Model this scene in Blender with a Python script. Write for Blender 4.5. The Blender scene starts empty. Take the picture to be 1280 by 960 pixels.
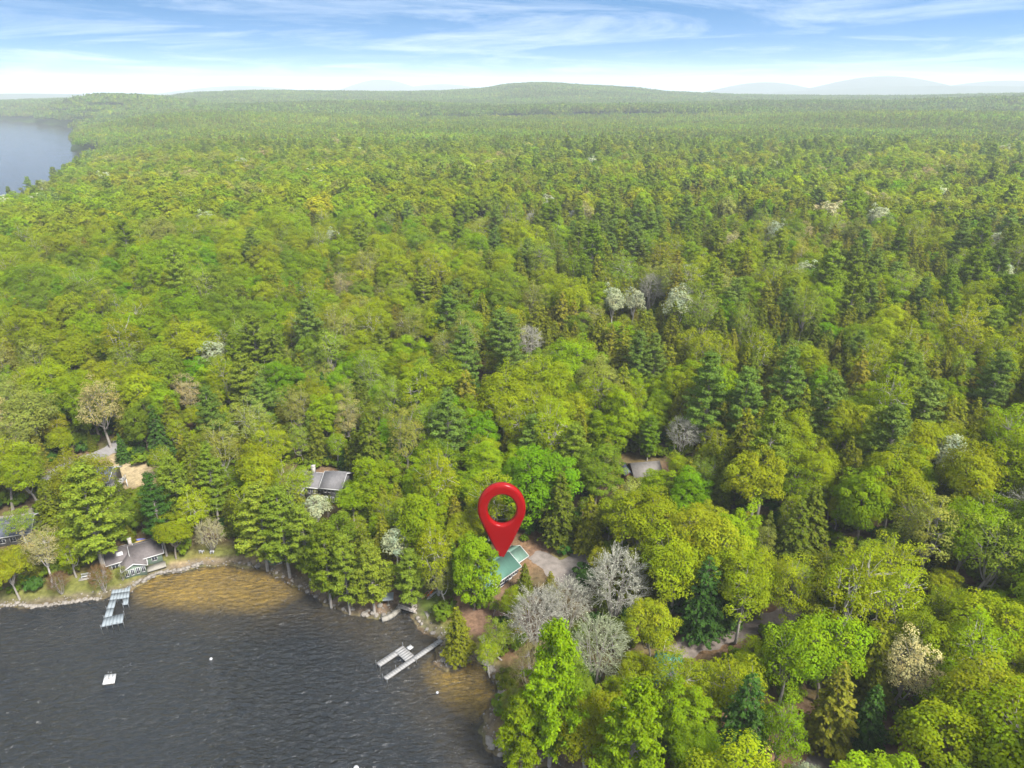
import bpy, math, random
import numpy as np
from mathutils import Vector, Matrix

RNG = np.random.default_rng(11)
random.seed(5)
S = bpy.context.scene
COL = S.collection
PI = math.pi

# ------------------------------------------------------------------ camera
F = 853.3                      # focal length in pixels of the 1280 x 960 photograph
CAM_H = 100.0
HORIZON = 110.0
PITCH = math.atan((480 - HORIZON) / F)
CP, SP = math.cos(PITCH), math.sin(PITCH)

def ray(px, py):
    u, v = (px - 640) / F, (480 - py) / F
    return np.array([u, CP + v * SP, -SP + v * CP])

def at_z(px, py, z=0.0):
    d = ray(px, py)
    t = (z - CAM_H) / d[2]
    return np.array([d[0] * t, d[1] * t, z])

def proj(x, y, z):
    x, y, z = np.asarray(x, float), np.asarray(y, float), np.asarray(z, float) - CAM_H
    dep = y * CP - z * SP
    up = y * SP + z * CP
    dep = np.maximum(dep, 1e-3)
    return 640 + F * x / dep, 480 - F * up / dep, dep

cam = bpy.data.cameras.new('camera')
cam.sensor_width = 36.0
cam.lens = 36.0 * F / 1280
cam.clip_start, cam.clip_end = 1.0, 60000.0
co = bpy.data.objects.new('camera', cam)
COL.objects.link(co)
co.location = (0, 0, CAM_H)
co.rotation_euler = (PI / 2 - PITCH, 0, 0)
S.camera = co

# ------------------------------------------------------------------ tagging helpers
def tag(o, label=None, cat=None, group=None, kind=None):
    if label: o['label'] = label
    if cat: o['category'] = cat
    if group: o['group'] = group
    if kind: o['kind'] = kind
    return o

def empty(name, loc, rz=0.0, label=None, cat=None, group=None):
    o = bpy.data.objects.new(name, None)
    o.empty_display_size = 0.5
    o.location = loc
    o.rotation_euler = (0, 0, rz)
    COL.objects.link(o)
    return tag(o, label, cat, group)

# ------------------------------------------------------------------ materials
def new_mat(name):
    m = bpy.data.materials.new(name)
    m.use_nodes = True
    nt = m.node_tree
    nt.nodes.clear()
    out = nt.nodes.new('ShaderNodeOutputMaterial')
    return m, nt, out

def N(nt, t, **kw):
    n = nt.nodes.new(t)
    for k, v in kw.items():
        if k.startswith('i_'):
            key = k[2:]
            n.inputs[int(key) if key.isdigit() else key].default_value = v
        else:
            setattr(n, k, v)
    return n

def plain(name, rgb, rough=0.7, var=0.18, scale=1.5, spec=0.3, metal=0.0, bump=0.0, stretch=(1, 1, 1), dark=None):
    """a principled surface with noise wear in its own colour"""
    m, nt, out = new_mat(name)
    b = N(nt, 'ShaderNodeBsdfPrincipled')
    b.inputs['Roughness'].default_value = rough
    b.inputs['Specular IOR Level'].default_value = spec
    b.inputs['Metallic'].default_value = metal
    tc = N(nt, 'ShaderNodeTexCoord')
    mp = N(nt, 'ShaderNodeMapping')
    mp.inputs['Scale'].default_value = stretch
    no = N(nt, 'ShaderNodeTexNoise')
    no.inputs['Scale'].default_value = scale
    no.inputs['Detail'].default_value = 6
    no.inputs['Roughness'].default_value = 0.65
    cr = N(nt, 'ShaderNodeValToRGB')
    c0 = dark or tuple(c * (1 - var * 1.6) for c in rgb)
    c1 = tuple(min(1, c * (1 + var)) for c in rgb)
    cr.color_ramp.elements[0].position = 0.3
    cr.color_ramp.elements[0].color = (*c0, 1)
    cr.color_ramp.elements[1].position = 0.7
    cr.color_ramp.elements[1].color = (*c1, 1)
    L = nt.links.new
    L(tc.outputs['Object'], mp.inputs['Vector'])
    L(mp.outputs['Vector'], no.inputs['Vector'])
    L(no.outputs['Fac'], cr.inputs['Fac'])
    L(cr.outputs['Color'], b.inputs['Base Color'])
    if bump:
        bp = N(nt, 'ShaderNodeBump')
        bp.inputs['Strength'].default_value = bump
        L(no.outputs['Fac'], bp.inputs['Height'])
        L(bp.outputs['Normal'], b.inputs['Normal'])
    L(b.outputs['BSDF'], out.inputs['Surface'])
    return m

def foliage_mat():
    m, nt, out = new_mat('foliage')
    L = nt.links.new
    at = N(nt, 'ShaderNodeAttribute', attribute_type='INSTANCER', attribute_name='tcol')
    av = N(nt, 'ShaderNodeAttribute', attribute_type='GEOMETRY', attribute_name='tint')
    mul = N(nt, 'ShaderNodeMix', data_type='RGBA', blend_type='MULTIPLY')
    mul.inputs['Factor'].default_value = 1.0
    L(at.outputs['Color'], mul.inputs['A'])
    L(av.outputs['Color'], mul.inputs['B'])
    d = N(nt, 'ShaderNodeBsdfDiffuse')
    t = N(nt, 'ShaderNodeBsdfTranslucent')
    mx = N(nt, 'ShaderNodeMixShader')
    mx.inputs['Fac'].default_value = 0.32
    hs = N(nt, 'ShaderNodeHueSaturation')
    hs.inputs['Saturation'].default_value = 1.05
    hs.inputs['Value'].default_value = 1.25
    L(mul.outputs['Result'], d.inputs['Color'])
    L(mul.outputs['Result'], hs.inputs['Color'])
    L(hs.outputs['Color'], t.inputs['Color'])
    L(d.outputs['BSDF'], mx.inputs[1])
    L(t.outputs['BSDF'], mx.inputs[2])
    L(mx.outputs['Shader'], out.inputs['Surface'])
    return m

FOL = foliage_mat()
BARK = plain('bark', (0.20, 0.17, 0.14), 0.9, 0.25, 2.0, 0.1)
PALEBARK = plain('pale_bark', (0.42, 0.39, 0.35), 0.85, 0.2, 2.0, 0.1)
GREYBARK = plain('grey_bark', (0.27, 0.245, 0.215), 0.9, 0.2, 2.0, 0.1)

# ------------------------------------------------------------------ mesh assembly
class MB:
    """collects quads / triangles with a tint per vertex"""
    def __init__(self):
        self.v, self.f, self.m, self.t, self.n = [], [], [], [], 0
    def add(self, verts, faces, mat=0, tint=(1, 1, 1)):
        verts = np.asarray(verts, float).reshape(-1, 3)
        faces = np.asarray(faces, int)
        self.v.append(verts)
        self.f.append(faces + self.n)
        self.m.append(np.full(len(faces), mat, int))
        t = np.asarray(tint, float)
        if t.ndim == 1: t = np.tile(t, (len(verts), 1))
        self.t.append(t)
        self.n += len(verts)
    def box(self, c, s, rz=0.0, mat=0, rx=0.0, ry=0.0):
        x, y, z = np.array(s) / 2
        V = np.array([[-x, -y, -z], [x, -y, -z], [x, y, -z], [-x, y, -z], [-x, -y, z], [x, -y, z], [x, y, z], [-x, y, z]])
        M = np.array(Matrix.Rotation(rz, 3, 'Z') @ Matrix.Rotation(ry, 3, 'Y') @ Matrix.Rotation(rx, 3, 'X'))
        self.add(V @ M.T + np.array(c), [[0, 3, 2, 1], [4, 5, 6, 7], [0, 1, 5, 4], [1, 2, 6, 5], [2, 3, 7, 6], [3, 0, 4, 7]], mat)
    def slab(self, poly, z0, z1, mat=0):
        """convex quad outline (4 x 2) extruded between two heights"""
        p = np.asarray(poly, float)[:, :2]
        a = 0.5 * np.sum(p[:, 0] * np.roll(p[:, 1], -1) - np.roll(p[:, 0], -1) * p[:, 1])
        if a < 0: p = p[::-1]
        V = np.vstack([np.c_[p, np.full(4, z0)], np.c_[p, np.full(4, z1)]])
        self.add(V, [[0, 3, 2, 1], [4, 5, 6, 7], [0, 1, 5, 4], [1, 2, 6, 5], [2, 3, 7, 6], [3, 0, 4, 7]], mat)
    def tube(self, pts, rad, sides=5, mat=0, tint=(1, 1, 1)):
        pts = np.asarray(pts, float)
        k = len(pts)
        rad = np.broadcast_to(np.asarray(rad, float), (k,))
        d = np.gradient(pts, axis=0)
        d /= np.linalg.norm(d, axis=1, keepdims=True) + 1e-9
        ref = np.where(np.abs(d[:, 2:3]) > 0.9, [[1.0, 0, 0]], [[0, 0, 1.0]])
        a = np.cross(d, ref); a /= np.linalg.norm(a, axis=1, keepdims=True) + 1e-9
        b = np.cross(d, a)
        th = np.arange(sides) * 2 * PI / sides
        ring = a[:, None] * np.cos(th)[None, :, None] + b[:, None] * np.sin(th)[None, :, None]
        V = (pts[:, None] + ring * rad[:, None, None]).reshape(-1, 3)
        i = np.arange(k - 1)[:, None] * sides
        j = np.arange(sides)[None, :]
        j2 = (j + 1) % sides
        Q = np.stack([i + j, i + j2, i + sides + j2, i + sides + j], -1).reshape(-1, 4)
        self.add(V, Q[:, ::-1], mat, tint)
    def cards(self, c, n, size, tint, aspect=1.0, along=None, mat=0):
        """leaf-sized quads: centres c, normals n, edge length size"""
        c = np.asarray(c, float); k = len(c)
        n = n / (np.linalg.norm(n, axis=1, keepdims=True) + 1e-9)
        r = RNG.normal(size=(k, 3)) if along is None else along
        a = r - n * np.sum(r * n, 1, keepdims=True)
        a /= np.linalg.norm(a, axis=1, keepdims=True) + 1e-9
        b = np.cross(n, a)
        s = np.broadcast_to(np.asarray(size, float), (k,))[:, None] * 0.5
        sa, sb = a * s * aspect, b * s
        V = np.stack([c - sa - sb * 0.55, c + sa * 0.25 - sb, c + sa + sb * 0.5, c - sa * 0.3 + sb], 1).reshape(-1, 3)
        Q = np.arange(k * 4).reshape(k, 4)
        t = np.repeat(np.asarray(tint, float).reshape(k, -1) * np.ones((1, 3)), 4, axis=0)
        self.add(V, Q, mat, t)
    def mesh(self, name, mats, smooth=False):
        me = bpy.data.meshes.new(name)
        V = np.vstack(self.v)
        F_ = []
        quads = [f for f in self.f if f.shape[1] == 4]
        counts = np.concatenate([np.full(len(f), f.shape[1]) for f in self.f])
        loops = np.concatenate([f.ravel() for f in self.f])
        me.vertices.add(len(V)); me.vertices.foreach_set('co', V.astype(np.float32).ravel())
        me.loops.add(len(loops)); me.loops.foreach_set('vertex_index', loops.astype(np.int32))
        me.polygons.add(len(counts))
        st = np.concatenate([[0], np.cumsum(counts)[:-1]])
        me.polygons.foreach_set('loop_start', st.astype(np.int32))
        me.polygons.foreach_set('material_index', np.concatenate(self.m).astype(np.int32))
        if smooth: me.polygons.foreach_set('use_smooth', np.ones(len(counts), bool))
        me.update(calc_edges=True)
        at = me.attributes.new('tint', 'FLOAT_COLOR', 'POINT')
        t = np.vstack(self.t)
        at.data.foreach_set('color', np.c_[t, np.ones(len(t))].astype(np.float32).ravel())
        for m in mats if isinstance(mats, (list, tuple)) else [mats]: me.materials.append(m)
        return me
    def build(self, name, mats, parent=None, smooth=False, loc=None, rz=None):
        o = bpy.data.objects.new(name, self.mesh(name, mats, smooth))
        COL.objects.link(o)
        if parent is not None: o.parent = parent
        if loc is not None: o.location = loc
        if rz is not None: o.rotation_euler = (0, 0, rz)
        return o

# ------------------------------------------------------------------ shorelines and terrain
SHORE_PX = [(-60, 762), (0, 757), (40, 757), (80, 752), (120, 747), (148, 742), (160, 737), (168, 733), (178, 728), (186, 722), (200, 717),
            (225, 713), (255, 706), (290, 704), (320, 708), (345, 715), (362, 724), (380, 735), (400, 748), (420, 757), (440, 765),
            (455, 769), (470, 769), (482, 767), (492, 758), (500, 752), (512, 753), (518, 760), (520, 771), (527, 782), (543, 793), (553, 800),
            (551, 815), (546, 828), (556, 834), (570, 831), (584, 825), (595, 822), (606, 828), (616, 840), (623, 855), (625, 870), (620, 884),
            (611, 898), (606, 912), (612, 930), (638, 947), (665, 951), (692, 957), (722, 972), (750, 1000)]
near_lake = [(-700, 135), (-330, 122), (-200, 118)] + [tuple(at_z(x, y)[:2]) for x, y in SHORE_PX[1:]] + [(25, 50), (45, 20), (60, -60), (60, -500), (-700, -500)]
far_lake = [tuple(at_z(x, y)[:2]) for x, y in
            [(-300, 420), (-60, 305), (0, 288), (42, 268), (82, 238), (104, 214), (124, 199), (112, 190), (88, 190), (93, 176), (97, 160), (60, 156), (0, 150), (-300, 143), (-900, 147), (-900, 420)]]

def poly_sd(P, poly):
    """signed distance, negative inside"""
    poly = np.array(poly, float)
    A, B = poly, np.roll(poly, -1, axis=0)
    best = np.full(len(P), 1e18)
    inside = np.zeros(len(P), bool)
    for a, b in zip(A, B):
        ab = b - a
        t = np.clip(((P - a) @ ab) / (ab @ ab + 1e-12), 0, 1)
        q = P - a - t[:, None] * ab
        best = np.minimum(best, np.einsum('ij,ij->i', q, q))
        c = ((a[1] > P[:, 1]) != (b[1] > P[:, 1]))
        if abs(b[1] - a[1]) > 1e-12:
            inside ^= c & (P[:, 0] < (b[0] - a[0]) * (P[:, 1] - a[1]) / (b[1] - a[1]) + a[0])
    d = np.sqrt(best)
    return np.where(inside, -d, d)

def wob(x, y):
    return 0.45 * np.sin(x * 0.9 + 1.3 * np.sin(y * 0.7)) + 0.3 * np.sin(y * 1.7 + x * 0.6 + 2.0) + 0.2 * np.sin(x * 2.9 - y * 2.3)

SKY_X = [-500, -150, 0, 60, 110, 180, 250, 280, 350, 420, 500, 560, 610, 640, 672, 720, 770, 820, 900, 1000, 1100, 1200, 1280, 1500, 1900]
SKY_Y = [128, 128, 127, 127, 125, 122, 121, 117, 114.5, 115, 116, 115, 112, 107, 105, 108, 110.5, 116, 119.5, 121, 121, 119, 117.5, 116, 118]
HILLS = [(178, 119, 2600, 210, 260), (110, 126, 2500, 170, 220), (1000, 127, 2350, 500, 230), (450, 128, 2250, 420, 220), (1300, 122, 2450, 500, 240), (760, 131, 2000, 420, 200), (300, 140, 1650, 260, 150), (1150, 139, 1700, 300, 160)]
FAR_HILLS = [(1065, 97, 9000, 700, 800), (930, 104, 9000, 600, 700), (1210, 102, 9500, 800, 800), (1400, 104, 9500, 1500, 900), (490, 101, 10500, 500, 800),
             (560, 106, 10500, 700, 900), (330, 108, 10500, 900, 900), (70, 117, 7800, 1200, 700), (-300, 114, 8500, 2500, 700), (1150, 108, 8000, 1800, 700)]

def hills(x, y):
    r = np.hypot(x, y)
    g = 14 * (1 / (1 + np.exp(-(r - 1500) / 260)))
    # the last wooded ridge, whose tree tops draw the skyline; beyond it the land falls away
    col = 640 + F * x / np.maximum(y, 1.0)
    crest = CAM_H - 3500 * np.cos(np.arctan2(x, np.maximum(y, 1))) * (np.interp(col, SKY_X, SKY_Y) - HORIZON) / F * 0.92 - 17
    out = g + 4 * np.sin(x * .0052 + 1.2 * np.sin(y * .004)) * np.sin(y * .0061) * np.clip((r - 900) / 600, 0, 1)
    out = np.maximum(out, 14 + (crest - 14) * np.exp(-0.5 * (np.minimum(r - 3500, 0) / 520) ** 2))
    u = np.clip((r - 3700) / 2200, 0, 1)
    out = out * (1 - u * u * (3 - 2 * u)) - 70 * u * u * (3 - 2 * u)
    for lst, tree in ((HILLS, 16), (FAR_HILLS, 0)):
        for px, py, rr, sa, sr in lst:
            az = math.atan2(px - 640, F / 1.0)
            cx, cy = rr * math.sin(az), rr * math.cos(az)
            top = CAM_H + cy * (HORIZON - py) / F * 0.92 - tree - 14
            # local frame: across / along the ray
            ux, uy = math.cos(az), -math.sin(az)
            a = (x - cx) * ux + (y - cy) * uy
            b = (x - cx) * math.sin(az) + (y - cy) * math.cos(az)
            out = np.maximum(out, (g if tree else -70) + (max(top, 2) + (0 if tree else 84)) * np.exp(-0.5 * (a / sa) ** 2 - 0.5 * (b / sr) ** 2))
    return out

def shore_d(x, y):
    P = np.c_[np.ravel(x), np.ravel(y)].astype(float)
    d1 = poly_sd(P, near_lake)
    d2 = poly_sd(P, far_lake)
    return d1, d2

def height(x, y, both=None):
    x, y = np.ravel(np.asarray(x, float)), np.ravel(np.asarray(y, float))
    d1, d2 = both if both is not None else shore_d(x, y)
    d = np.minimum(d1 + wob(x, y) * 0.7, d2)
    land = 0.22 + 0.75 * (1 - np.exp(-np.maximum(d, 0) / 1.6)) + 4.6 * (1 - np.exp(-np.maximum(d, 0) / 80))
    sm = np.clip(d / 60, 0, 1)
    land += sm * (0.5 * np.sin(x * 0.05 + 1) * np.sin(y * 0.043) + 0.18 * np.sin(x * 0.21) * np.sin(y * 0.18 + 1))
    land += hills(x, y) * np.clip(d / 150, 0, 1) * np.where(np.hypot(x, y) > 3000, 1, 1)
    bed = 0.22 + np.maximum(d * 0.17, -5.5 + 0 * d)
    bed = np.where(d > -2.2, 0.22 + d * 0.3, np.maximum(0.22 - 0.66 + (d + 2.2) * 0.13, -5.0))
    return np.where(d > 0, land, bed)

def hz(x, y):
    return float(height([x], [y])[0])

def at(px, py, dz=0.0):
    z = 1.0
    for _ in range(12):
        p = at_z(px, py, z + dz)
        z = hz(p[0], p[1])
    return np.array([p[0], p[1], z])

def tri_mask(P, pts_px, soft=1.5):
    """1 inside the ground outline given by picture corners, fading outside over soft metres"""
    poly = [tuple(at(x, y)[:2]) for x, y in pts_px]
    return np.clip(1 - poly_sd(P, poly) / soft, 0, 1)

# ------------------------------------------------------------------ ground sheet
GRASS_AREAS = [[(0, 742), (60, 728), (130, 712), (200, 700), (262, 686), (330, 690), (330, 704), (255, 702), (190, 716), (150, 738), (60, 750), (0, 754)],
               [(514, 745), (540, 738), (556, 760), (575, 800), (600, 812), (640, 850), (640, 880), (622, 850), (600, 820), (560, 800), (530, 782), (518, 768)],
               [(700, 680), (760, 676), (760, 690), (700, 697)]]
TAN_AREAS = [[(118, 578), (150, 568), (196, 590), (196, 604), (150, 606), (128, 596)]]
DIRT_AREAS = [[(885, 960), (900, 905), (980, 890), (1120, 905), (1140, 940), (1110, 985), (950, 990)], [(1140, 690), (1230, 690), (1290, 740), (1180, 740)],
              [(840, 812), (900, 786), (1000, 756), (1010, 775), (930, 800), (850, 822)], [(640, 672), (690, 660), (710, 690), (665, 705), (650, 715)],
              [(600, 770), (640, 745), (660, 800), (640, 850), (600, 815)], [(400, 590), (440, 590), (470, 610), (440, 620)],
              [(565, 755), (600, 750), (600, 800), (575, 800)], [(590, 455), (615, 455), (615, 480), (590, 480)], [(470, 750), (495, 745), (495, 765), (455, 768)]]
SAND_AREAS = [[(215, 706), (300, 698), (345, 706), (345, 722), (300, 722), (215, 722)], [(590, 818), (600, 812), (640, 860), (640, 885), (612, 880), (600, 835)]]
SANDBED = [[(178, 724), (225, 710), (290, 702), (345, 716), (372, 735), (330, 752), (250, 750), (185, 742)], [(548, 832), (575, 826), (596, 820), (626, 850), (626, 880), (604, 885), (565, 862)],
           [(690, 950), (745, 965), (760, 1000), (700, 1000), (660, 962)]]
BROWNBED = [[(165, 738), (225, 706), (300, 700), (380, 735), (400, 760), (350, 772), (260, 768), (190, 760)], [(470, 768), (520, 770), (556, 800), (640, 840), (640, 930), (600, 950), (560, 900), (520, 850), (500, 800)], [(400, 748), (470, 768), (480, 790), (420, 775)]]

def build_terrain():
    r = np.concatenate([np.linspace(0.5, 55, 20), np.geomspace(58, 330, 420), np.geomspace(335, 14000, 230)])
    a = np.radians(np.concatenate([np.linspace(-80, -42, 50), np.linspace(-41.7, 41.7, 470), np.linspace(42, 80, 50)]))
    Rr, A = np.meshgrid(r, a, indexing='ij')
    X, Y = (Rr * np.sin(A)).ravel(), (Rr * np.cos(A)).ravel()
    both = shore_d(X, Y)
    Z = height(X, Y, both)
    nr, na = len(r), len(a)
    i = np.arange(nr - 1)[:, None] * na
    j = np.arange(na - 1)[None, :]
    Q = np.stack([i + j, i + j + 1, i + na + j + 1, i + na + j], -1).reshape(-1, 4)[:, ::-1]
    P = np.c_[X, Y]
    d = np.minimum(both[0] + wob(X, Y) * 0.7, both[1])
    nz = 0.5 + 0.5 * np.sin(X * 0.31 + 2 * np.sin(Y * 0.23)) * np.sin(Y * 0.37 + 1.5 * np.sin(X * 0.19))
    nz2 = 0.5 + 0.5 * np.sin(X * 1.7 + 2 * np.sin(Y * 1.3)) * np.sin(Y * 1.9 + 1.5 * np.sin(X * 1.1))
    lit = np.array([0.115, 0.075, 0.045]); und = np.array([0.045, 0.075, 0.018])
    C = lit * (1 - nz[:, None] * 0.6) + und * nz[:, None] * 0.6
    C = C * (0.85 + 0.3 * nz2[:, None])
    far = np.clip((np.hypot(X, Y) - 420) / 400, 0, 1)[:, None]
    C = C * (1 - far) + np.array([0.035, 0.056, 0.016]) * far
    nearP = np.hypot(X, Y) < 420
    def paint(areas, rgb, soft, amt=1.0, var=0.25, cond=None):
        nonlocal C
        for ar in areas:
            m = np.zeros(len(P))
            m[nearP] = tri_mask(P[nearP], ar, soft)
            if cond is not None: m = m * cond
            m = (m * amt)[:, None]
            C = C * (1 - m) + np.array(rgb) * (1 - var / 2 + var * nz2[:, None]) * m
    land = d > 0
    paint(DIRT_AREAS, (0.155, 0.095, 0.062), 4, 0.9, cond=land)
    paint(GRASS_AREAS, (0.115, 0.125, 0.03), 3, 0.85, cond=land)
    paint([GRASS_AREAS[1]], (0.075, 0.125, 0.02), 1.0, 0.6, cond=land)
    paint(TAN_AREAS, (0.27, 0.215, 0.125), 2.5, 0.9, cond=land)
    # brown leaf litter patches on the lawn
    m = (np.clip(nz * 1.6 - 0.7, 0, 1) * (np.hypot(X, Y) < 200) * land * 0.6)[:, None]
    C = C * (1 - m) + np.array([0.17, 0.105, 0.05]) * m
    paint(SAND_AREAS, (0.27, 0.20, 0.12), 1.5, 0.85, cond=land)
    # bank: bare soil and stones at the water line
    m = (np.exp(-((d - 0.5) / 0.9) ** 2) * nearP * 0.8)[:, None]
    C = C * (1 - m) + np.array([0.10, 0.08, 0.06]) * (0.6 + 0.8 * nz2[:, None]) * m
    # lake bed
    w = (d <= 0)
    bed = np.array([0.030, 0.031, 0.031]) * np.ones((len(P), 1)) * (0.8 + 0.4 * nz2[:, None])
    deep = np.clip((-d - 6) / 16, 0, 1)[:, None]
    def paintbed(areas, rgb, soft, amt):
        nonlocal bed
        for ar in areas:
            m = np.zeros(len(P)); m[nearP] = tri_mask(P[nearP], ar, soft)
            m = (m * amt * (0.75 + 0.35 * nz))[:, None]
            bed = bed * (1 - m) + np.array(rgb) * m
    paintbed(BROWNBED, (0.105, 0.085, 0.034), 7, 0.9)
    paintbed(SANDBED, (0.60, 0.47, 0.105), 4.0, 0.95)
    wet = np.clip((-d - .75) / .8, 0, 1)[:, None] * w[:, None]
    C = C * (1 - wet) + bed * wet
    mb = MB()
    mb.add(np.c_[X, Y, Z], Q, 0, C)
    m, nt, out = new_mat('ground')
    L = nt.links.new
    av = N(nt, 'ShaderNodeAttribute', attribute_type='GEOMETRY', attribute_name='tint')
    tc = N(nt, 'ShaderNodeTexCoord')
    n1 = N(nt, 'ShaderNodeTexNoise'); n1.inputs['Scale'].default_value = 1.1; n1.inputs['Detail'].default_value = 8; n1.inputs['Roughness'].default_value = 0.7
    mr = N(nt, 'ShaderNodeMapRange'); mr.inputs['From Min'].default_value = 0.3; mr.inputs['From Max'].default_value = 0.7; mr.inputs['To Min'].default_value = 0.55; mr.inputs['To Max'].default_value = 1.4
    mu = N(nt, 'ShaderNodeMix', data_type='RGBA', blend_type='MULTIPLY'); mu.inputs['Factor'].default_value = 1
    b = N(nt, 'ShaderNodeBsdfDiffuse')
    bp = N(nt, 'ShaderNodeBump'); bp.inputs['Strength'].default_value = 0.5; bp.inputs['Distance'].default_value = 0.3
    L(tc.outputs['Object'], n1.inputs['Vector']); L(n1.outputs['Fac'], mr.inputs['Value'])
    L(av.outputs['Color'], mu.inputs['A']); L(mr.outputs['Result'], mu.inputs['B'])
    L(mu.outputs['Result'], b.inputs['Color']); L(n1.outputs['Fac'], bp.inputs['Height']); L(bp.outputs['Normal'], b.inputs['Normal'])
    L(b.outputs['BSDF'], out.inputs['Surface'])
    o = mb.build('terrain', m, smooth=True)
    tag(o, 'brown leaf littered ground, lawns and wooded hills round the lake', 'ground', kind='structure')
build_terrain()

# ------------------------------------------------------------------ water
def build_water(name, label, quad, waves, rough):
    m, nt, out = new_mat(name)
    L = nt.links.new
    geo = N(nt, 'ShaderNodeNewGeometry')
    mp = N(nt, 'ShaderNodeMapping'); mp.inputs['Rotation'].default_value = (0, 0, math.radians(-28)); mp.inputs['Scale'].default_value = (0.55, 1.15, 1)
    n1 = N(nt, 'ShaderNodeTexNoise'); n1.inputs['Scale'].default_value = 1.05; n1.inputs['Detail'].default_value = 4; n1.inputs['Roughness'].default_value = 0.55; n1.inputs['Distortion'].default_value = 0.6
    n2 = N(nt, 'ShaderNodeTexNoise'); n2.inputs['Scale'].default_value = 0.035; n2.inputs['Detail'].default_value = 3
    mr = N(nt, 'ShaderNodeMapRange'); mr.inputs['From Min'].default_value = 0.35; mr.inputs['From Max'].default_value = 0.65; mr.inputs['To Min'].default_value = 0.35; mr.inputs['To Max'].default_value = 1.0
    mul = N(nt, 'ShaderNodeMath', operation='MULTIPLY')
    bp = N(nt, 'ShaderNodeBump'); bp.inputs['Strength'].default_value = 1.0; bp.inputs['Distance'].default_value = waves
    L(geo.outputs['Position'], mp.inputs['Vector']); L(mp.outputs['Vector'], n1.inputs['Vector']); L(geo.outputs['Position'], n2.inputs['Vector'])
    L(n2.outputs['Fac'], mr.inputs['Value']); L(n1.outputs['Fac'], mul.inputs[0]); L(mr.outputs['Result'], mul.inputs[1])
    L(mul.outputs['Value'], bp.inputs['Height'])
    fr = N(nt, 'ShaderNodeFresnel'); fr.inputs['IOR'].default_value = 1.34
    L(bp.outputs['Normal'], fr.inputs['Normal'])
    tr = N(nt, 'ShaderNodeBsdfTransparent'); tr.inputs['Color'].default_value = (0.88, 0.79, 0.55, 1)
    gl = N(nt, 'ShaderNodeBsdfGlossy'); gl.inputs['Roughness'].default_value = rough
    L(bp.outputs['Normal'], gl.inputs['Normal'])
    # lake water scatters a little light itself: dark slate body colour
    df = N(nt, 'ShaderNodeBsdfDiffuse'); df.inputs['Color'].default_value = (0.028, 0.040, 0.057, 1)
    L(bp.outputs['Normal'], df.inputs['Normal'])
    m1 = N(nt, 'ShaderNodeMixShader')
    m1.inputs['Fac'].default_value = 0.30
    L(tr.outputs['BSDF'], m1.inputs[1]); L(df.outputs['BSDF'], m1.inputs[2])
    m2 = N(nt, 'ShaderNodeMixShader')
    L(fr.outputs['Fac'], m2.inputs['Fac']); L(m1.outputs['Shader'], m2.inputs[1]); L(gl.outputs['BSDF'], m2.inputs[2])
    L(m2.outputs['Shader'], out.inputs['Surface'])
    mb = MB()
    mb.add(quad, [[0, 1, 2, 3]])
    o = mb.build(name, m)
    tag(o, label, 'water', kind='structure')
build_water('lake_water', 'dark rippled lake water, brown over the shallows', [[-1500, -450, 0], [300, -450, 0], [300, 300, 0], [-1500, 300, 0]], 1.8, .14)
build_water('far_lake_water', 'pale grey arm of the lake beyond the wooded ridge', [[-9000, 300, 0], [300, 300, 0], [300, 5000, 0], [-9000, 5000, 0]], .12, .12)

# ------------------------------------------------------------------ tree prototypes
def norm(a):
    return a / (np.linalg.norm(a, axis=-1, keepdims=True) + 1e-9)

def fib(n, zmin):
    k = np.arange(n) + RNG.random()
    z = 1 - (1 - zmin) * (k + 0.5) / (n + 1)
    ph = k * 2.39996 + RNG.random() * 6
    s = np.sqrt(np.clip(1 - z * z, 0, 1))
    return np.c_[s * np.cos(ph), s * np.sin(ph), z]

def bent(a, b, k=4, sag=0.12):
    t = np.linspace(0, 1, k)[:, None]
    L_ = np.linalg.norm(b - a)
    mid = RNG.normal(size=3) * L_ * 0.07 + np.array([0, 0, -L_ * sag])
    return a + (b - a) * t + mid * (4 * t * (1 - t))

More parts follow.
